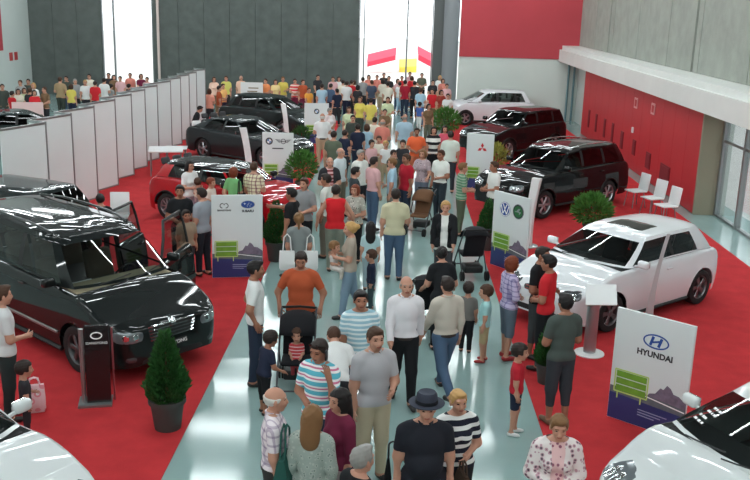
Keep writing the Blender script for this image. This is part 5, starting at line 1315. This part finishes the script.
who(451, 131, 1.76, 88, cloth((208, 214, 204)), cloth((48, 50, 56)), 'short', 'dark', 'person in pale shirt from behind near the three diamonds sign', arms=D2, build=1.1)
who(417, 128, 1.7, -88, cloth((226, 100, 60)), cloth((200, 110, 80)), 'short', 'dark', 'person in bright orange shirt in the crowd', arms=('belly', 'belly'), build=1.15, **TAN)
who(405, 114, 1.76, 92, cloth((164, 190, 206)), cloth((200, 196, 176)), 'fringe', 'grey', 'person in light blue shirt and pale trousers from behind', arms=D2, build=1.15)
p_gs = who(468, 163, 1.7, 8, cloth((92, 136, 106), 'stripe', (150, 170, 150), 16), cloth((84, 92, 74)), 'short', 'light brown', 'person in green striped shirt facing the white-shirted man', dx=-.1, arms=('front', 'front'), build=1.06)
who(489, 162, 1.72, 200, cloth((226, 226, 222)), cloth((44, 46, 52)), 'short', 'brown', 'person in white shirt reading a leaflet behind the sign', dx=.12, arms=('front', 'front'), **TAN)
who(434, 127, 1.64, -85, cloth((222, 222, 216), 'stripe', (40, 40, 44), 5), BK, 'long', 'dark', 'person in white top with black skirt in the crowd', fem=True, arms=D2)
who(445, 126, 1.5, -80, cloth((214, 90, 110)), DK, 'bob', 'dark', 'person in bright pink top in the crowd', fem=True)
C = who
def row(group, items):
    for it in items:
        px, py, h, fc, tp, bt, hr, hc = it[:8]; kw = it[8] if len(it) > 8 else {}
        who(px, py, h, fc, tp, bt, hr, hc, group=group, arms=random.choice([D2, D2, ('belly', 'belly'), ('front', 'down'), ('down', 'swing_f')]), **kw)
F_ = dict(fem=True)
row('mid', [(383, 119, 1.7, 80, SAL, KH, 'fringe', 'grey'), (375, 117, 1.66, 70, CR, NV, 'short', 'dark'), (385, 109, 1.5, -90, BR, DK, 'short', 'black'), (353, 115, 1.66, -80, DG, DJ, 'short', 'dark'), (358, 124, 1.62, 90, NV, DJ, 'short', 'dark'),
    (367, 124, 1.55, 95, LB, DK, 'bob', 'brown', F_), (345, 130, 1.5, 60, NV, DK, 'short', 'dark'), (379, 136, 1.3, -90, CR, KH, 'kid', 'brown'), (386, 141, 1.28, -80, WH, KH, 'kid', 'blond'), (403, 140, 1.45, -100, DK, DK, 'kid', 'dark'),
    (394, 150, 1.4, -60, DG, OL, 'kid', 'dark'), (372, 140, 1.35, -60, PK, DK, 'kid', 'dark'), (349, 107, 1.62, -80, PG, BK, 'bob', 'brown', F_), (360, 97, 1.64, -95, YL, DG, 'bob', 'brown', F_), (371, 98, 1.7, 90, YL, KH, 'short', 'dark'),
    (388, 97, 1.7, -90, PG, KH, 'short', 'brown'), (421, 88, 1.68, 80, LB, JE, 'short', 'brown'), (420, 102, 1.2, 60, (70, 96, 160), WH, 'kid', 'dark'), (429, 104, 1.55, -70, BR, OL, 'bob', 'dark', F_), (434, 89, 1.66, -110, RD, BR, 'short', 'dark'), (440, 90, 1.64, -70, (150, 60, 50), BR, 'bob', 'dark', F_),
    (448, 94, 1.6, -90, WH, DK, 'short', 'dark'), (322, 84, 1.74, 95, LB, DG, 'short', 'dark'), (337, 89, 1.6, 120, NV, DK, 'short', 'black'), (331, 84, 1.68, 60, JE, DJ, 'short', 'dark'), (347, 81, 1.76, 80, WH, NV, 'short', 'dark'), (358, 85, 1.66, 70, DK, DK, 'bob', 'black', F_), (372, 80, 1.74, 85, (70, 78, 96), NV, 'short', 'brown'),
    (388, 82, 1.72, 90, CR, DK, 'short', 'dark'), (383, 79, 1.72, 100, CR, KH, 'bob', 'dark', F_), (406, 80, 1.78, 92, (160, 34, 52), DJ, 'short', 'black'), (414, 81, 1.74, 95, DK, BK, 'short', 'dark'), (400, 82, 1.5, 80, WH, LB, 'kid', 'dark')])
row('far', [(318, 75, 1.74, -60, DK, BK, 'short', 'dark'), (333, 77, 1.68, -90, PK, DK, 'short', 'brown'), (339, 77, 1.66, -80, WH, JE, 'bob', 'dark', F_), (343, 80, 1.7, 90, CR, DK, 'short', 'dark'), (352, 80, 1.68, 60, RD, DK, 'short', 'dark'), (355, 80, 1.6, 120, WH, JE, 'bob', 'brown', F_), (362, 77, 1.76, 90, GY, DK, 'short', 'dark'),
    (370, 75, 1.66, -90, SAL, DK, 'bob', 'dark', F_), (376, 75, 1.66, -90, SAL, KH, 'short', 'brown'), (384, 73, 1.68, -80, DK, DK, 'short', 'dark'), (389, 76, 1.7, -90, DK, BK, 'short', 'black'), (398, 79, 1.6, -60, PK, JE, 'bob', 'brown', F_), (402, 76, 1.66, -95, RD, NV, 'short', 'dark'), (410, 72, 1.72, -90, PK, DK, 'short', 'dark'), (412, 76, 1.64, 90, RD, JE, 'bob', 'brown', F_),
    (422, 73, 1.74, -90, OL, BK, 'short', 'dark'), (433, 80, 1.7, -80, DK, JE, 'short', 'dark'), (439, 74, 1.7, -100, WH, KH, 'bob', 'blond', F_), (443, 79, 1.66, -80, SAL, DK, 'bob', 'brown', F_), (447, 84, 1.6, -90, PK, BR, 'short', 'dark')])
row('cars', [(214, 77, 1.7, -70, (226, 190, 170), BR, 'bob', 'brown', F_), (226, 76, 1.72, -90, (210, 206, 110), DK, 'short', 'brown'), (241, 76, 1.7, -90, (236, 196, 172), KH, 'fringe', 'grey'), (266, 79, 1.68, -110, (224, 140, 90), BR, 'short', 'brown'), (275, 80, 1.64, -80, (230, 210, 150), KH, 'bob', 'brown', F_), (283, 77, 1.72, -80, YL, KH, 'short', 'light brown'),
    (295, 79, 1.7, -90, cloth((206, 60, 66), 'stripe', (230, 210, 200), 7), PU, 'short', 'dark'), (303, 80, 1.7, -60, OR, PU, 'short', 'brown'), (309, 88, 1.5, -60, (226, 160, 70), KH, 'short', 'brown'), (208, 90, 1.66, 20, OR, BR, 'short', 'dark', dict(dx=.1, dy=1.8)), (219, 89, 1.6, 100, (230, 160, 140), DK, 'bob', 'brown', dict(fem=True, dx=-.4)), (223, 84, 1.6, -40, (240, 190, 120), NV, 'short', 'brown')])
row('beyond', [(12, 91, 1.5, 60, RD, DG, 'short', 'dark'), (2, 84, 1.72, -60, DG, DG, 'short', 'dark'), (18, 89, 1.5, -60, CR, DK, 'bob', 'dark', F_), (21, 80, 1.68, -90, GY, DK, 'short', 'brown'), (27, 79, 1.7, -80, DG, DK, 'short', 'dark'), (33, 83, 1.66, -100, WH, DK, 'bob', 'blond', F_), (30, 88, 1.6, 90, DK, BK, 'short', 'brown'), (36, 90, 1.56, -60, RD, DK, 'bob', 'dark', F_), (42, 87, 1.66, -120, BR, DK, 'short', 'brown'), (24, 88, 1.5, -60, PG, DK, 'bob', 'brown', F_),
    (60, 77, 1.76, 80, (164, 140, 108), DG, 'short', 'brown', dict(build=1.15)), (66, 76, 1.7, -90, DG, JE, 'short', 'dark'), (71, 84, 1.55, 90, YL, NV, 'bob', 'brown', F_), (75, 79, 1.66, -60, GY, DK, 'short', 'grey'), (85, 80, 1.66, -80, WH, DK, 'short', 'blond'), (89, 74, 1.72, -90, CR, KH, 'short', 'dark'), (95, 81, 1.66, 90, RD, DK, 'short', 'dark'), (104, 78, 1.7, 85, WH, JE, 'short', 'dark'), (109, 73, 1.74, -90, DK, BK, 'short', 'black'), (114, 75, 1.68, -60, BR, BK, 'bob', 'black', F_), (111, 84, 1.4, 60, GY, DK, 'kid', 'dark'),
    (122, 76, 1.66, -90, PK, PU, 'short', 'dark'), (130, 73, 1.7, -80, SAL, DK, 'short', 'brown'), (141, 74, 1.7, -60, PU, DK, 'bob', 'brown', F_), (147, 77, 1.6, -90, PK, DK, 'short', 'dark'), (126, 84, 1.3, 60, DK, DK, 'kid', 'dark')])
# people who would stand inside one another step apart
for _ in range(30):
    for i in range(len(CROWD)):
        for j in range(i):
            a, ra_ = CROWD[i]; b_, rb_ = CROWD[j]; dx, dy = a.location[0]-b_.location[0], a.location[1]-b_.location[1]; d = math.hypot(dx, dy)
            m = (ra_+rb_)*1.12-d
            if m > 0:
                d = max(d, .01); ux, uy = dx/d, dy/d; a.location[0] += ux*m/2; a.location[1] += uy*m/2; b_.location[0] -= ux*m/2; b_.location[1] -= uy*m/2
# --- carried children, bags, hat, umbrella, phone, strollers
def small_child(person, p, face, h, top, bot, label, hc='light brown', **kw):
    S = dict(h=h, top=cloth(top), bottom=cloth(bot), hair='kid', hairc=hc, legs='sit', arms=('front', 'front')); S.update(kw)
    r, HM, up, b = make_person(S, .015)
    q = spot(person, p); r.location = (q[0], q[1], q[2]); r.rotation_euler = (0, 0, person[0].rotation_euler[2]+R(face)); tag(r, label, 'person', 'carried children'); return r
small_child(p_mum, (.27, .04, .72), 150, .8, (206, 200, 196), (196, 190, 180), 'small child in pale clothes carried in the arms of beige top', 'light brown')
small_child(p_redmum, (.27, .0, .72), 150, .72, (226, 210, 190), (200, 180, 180), 'baby in cream clothes carried by the person in white top', 'brown')
def stroller_for(person, dist, label, col, side=0., s=1.):
    q = spot(person, (dist, side, 0)); f = person[0].rotation_euler[2]
    return stroller(label, (q[0], q[1]), f, col, s)
st1 = stroller_for(p_orange, .66, 'black stroller with a child pushed by the orange shirt', (26, 26, 30))
rb, _, _, _ = make_person(dict(h=.8, top=cloth((196, 70, 76), 'plaid', (226, 200, 200), 22), bottom=cloth((150, 60, 66)), hair='kid', hairc='brown', legs='sit', arms=('lap', 'lap')), .015)
q = spot(p_orange, (.70, 0, .27)); rb.location = q; rb.rotation_euler = (0, 0, p_orange[0].rotation_euler[2]); tag(rb, 'small child in red checked clothes sitting in the black stroller', 'person', 'carried children')
stroller_for(p_blackw, .78, 'dark stroller in front of the person with hair bun', (28, 28, 32), .1)
xs, ys = at(470, 276); stroller('empty black stroller beside the person in black cardigan', (xs, ys), R(100), (34, 34, 38), 1.02)
xs, ys = at(420, 232); stroller('brown stroller in front of the mauve flowered top', (xs, ys), R(-110), (110, 78, 56), .95)
def tote(label, loc, rz, w, h, d, col, m=None, strap=.24, cat='bag'):
    t = thing('bag', label, cat, loc, rz, 'bags'); m = m or cloth(col)
    mb = MB(); v = []; f = []
    for k, (zz, sx, sy) in enumerate(((0, .86, .7), (.04, 1, 1), (h*.5, 1.02, 1.1), (h*.92, .96, .6), (h, .94, .4))):
        for x, y in ((-1, -1), (0, -1.1), (1, -1), (1.04, 0), (1, 1), (0, 1.1), (-1, 1), (-1.04, 0)): v.append((x*w/2*sx, y*d/2*sy, zz))
    for k in range(4):
        for q in range(8): f.append((k*8+q, k*8+(q+1) % 8, (k+1)*8+(q+1) % 8, (k+1)*8+q))
    f += [tuple(range(8))[::-1], tuple(range(32, 40))]; mb.add(v, f); mb.build('bag_body', m, t, 50)
    if strap:
        for y in (-1, 1): mb = MB(); mb.tube([(-w*.28, y*d*.2, h*.97), (-w*.2, y*d*.15, h+strap*.8), (0, y*d*.1, h+strap), (w*.2, y*d*.15, h+strap*.8), (w*.28, y*d*.2, h*.97)], .01, 5); mb.build('strap', m, t, 60)
    return t
f = p_bag[0].rotation_euler[2]+R(90)
tote('white tote bag hanging from the shoulder of the ponytailed person', spot(p_bag, (-.12, .2, .64)), f, .26, .34, .1, WH, strap=.3); tote('white tote bag on the other side of the ponytailed person', spot(p_bag, (-.12, -.2, .64)), f, .26, .34, .1, WH, strap=.3)
tote('dark green bag hanging beside the long wavy brown hair', spot(p_long, (.0, .25, .72)), p_long[0].rotation_euler[2], .3, .42, .13, (40, 84, 76), strap=.3)
tote('brown leather bag held by the striped top', spot(p_stripe, (.27, -.02, .62)), p_stripe[0].rotation_euler[2], .2, .26, .09, (70, 54, 44), strap=.12)
q = at(36, 412); tote('white and pink plastic bag beside the white car mirror', (q[0], q[1], .012), R(20), .24, .36, .14, WH, cloth((232, 200, 204), 'floral', (240, 236, 236), 9, (226, 150, 160)), .1)
tote('black bag hanging beside the green top', spot(p_green, (-.05, -.24, .78)), p_green[0].rotation_euler[2], .28, .28, .1, BK, strap=.35)
# felt hat, part of its wearer
HMh = p_hat[1]; mb = MB()
mb.lathe([(.165, .058), (.17, .066), (.158, .07), (.105, .066), (.102, .1), (.096, .15), (.08, .172), (.03, .165), (.001, .16)], 28, cap=False)
o = mb.build('hat', cloth((54, 58, 70)), p_hat[0], 50); o.matrix_local = HMh
mb = MB(); mb.lathe([(.1065, .068), (.1055, .1), (.1, .1)], 28, cap=False); o2 = mb.build('hat_band', cloth((28, 30, 36)), o, 50)
# sunglasses pushed up on the hair of the phone caller, phone at the ear
o = MB()
for s in (-1, 1): o.rbox(.078, s*.035, .1, .012, .05, .032, .005, 1)
o.tube([(.078, -.02, .102), (.078, .02, .102)], .004, 5)
for s in (-1, 1): o.tube([(.075, s*.06, .102), (.0, s*.092, .06)], .003, 4)
o = o.build('sunglasses', mat('lens_dark', (30, 26, 24), .1), p_phone[0]); o.matrix_local = p_phone[1]; o['kind'] = 'stuff'
hp = p_phone[1] @ Vector((.02, .105, -.02)); t = thing('phone', 'small black phone held to the ear by the turquoise shirt', 'phone', spot(p_phone, hp), p_phone[0].rotation_euler[2])
mb = MB(); mb.rbox(0, 0, 0, .05, .018, .11, .006, 2); mb.build('phone_body', mat('phone_black', (24, 24, 26), .3), t, 60); mb = MB(); mb.box(-.02, .02, .0092, .0105, -.01, .045); mb.build('screen', mat('phone_screen', (40, 46, 54), .1), t)
# umbrella with a hooked handle
q = (*at(389, 442, .9), .06); t = thing('umbrella', 'folded black umbrella with hooked handle held beside the hat', 'umbrella', q, p_hat[0].rotation_euler[2]+R(90))
mb = MB(); mb.tube([(0, 0, .0), (0, 0, .06), (0, 0, .1), (0, 0, .45), (0, 0, .62), (0, 0, .66)], [.004, .006, .02, .04, .018, .012], 10); mb.build('canopy', cloth(BK), t, 60)
mb = MB(); mb.tube([(0, 0, .64), (0, 0, .8)]+[(.045-.045*math.cos(a), 0, .8+.045*math.sin(a)) for a in np.linspace(0, PI*1.15, 9)], .01, 7); mb.build('handle', BLK, t, 60)
# paper on the van's dashboard, leaflet
vz = van.rotation_euler[2]
def van_pt(x, y, z): c, s = math.cos(vz), math.sin(vz); return (van.location[0]+x*c-y*s, van.location[1]+x*s+y*c, z)
t = thing('paper_sheet', 'white sheet of paper lying on the beige dashboard of the van', 'paper', van_pt(2.565-1.42, -.5, 1.12), vz)
mb = MB(); mb.box(-.15, .15, -.21, .21, 0, .004); mb.build('sheet', M_WHITE, t)
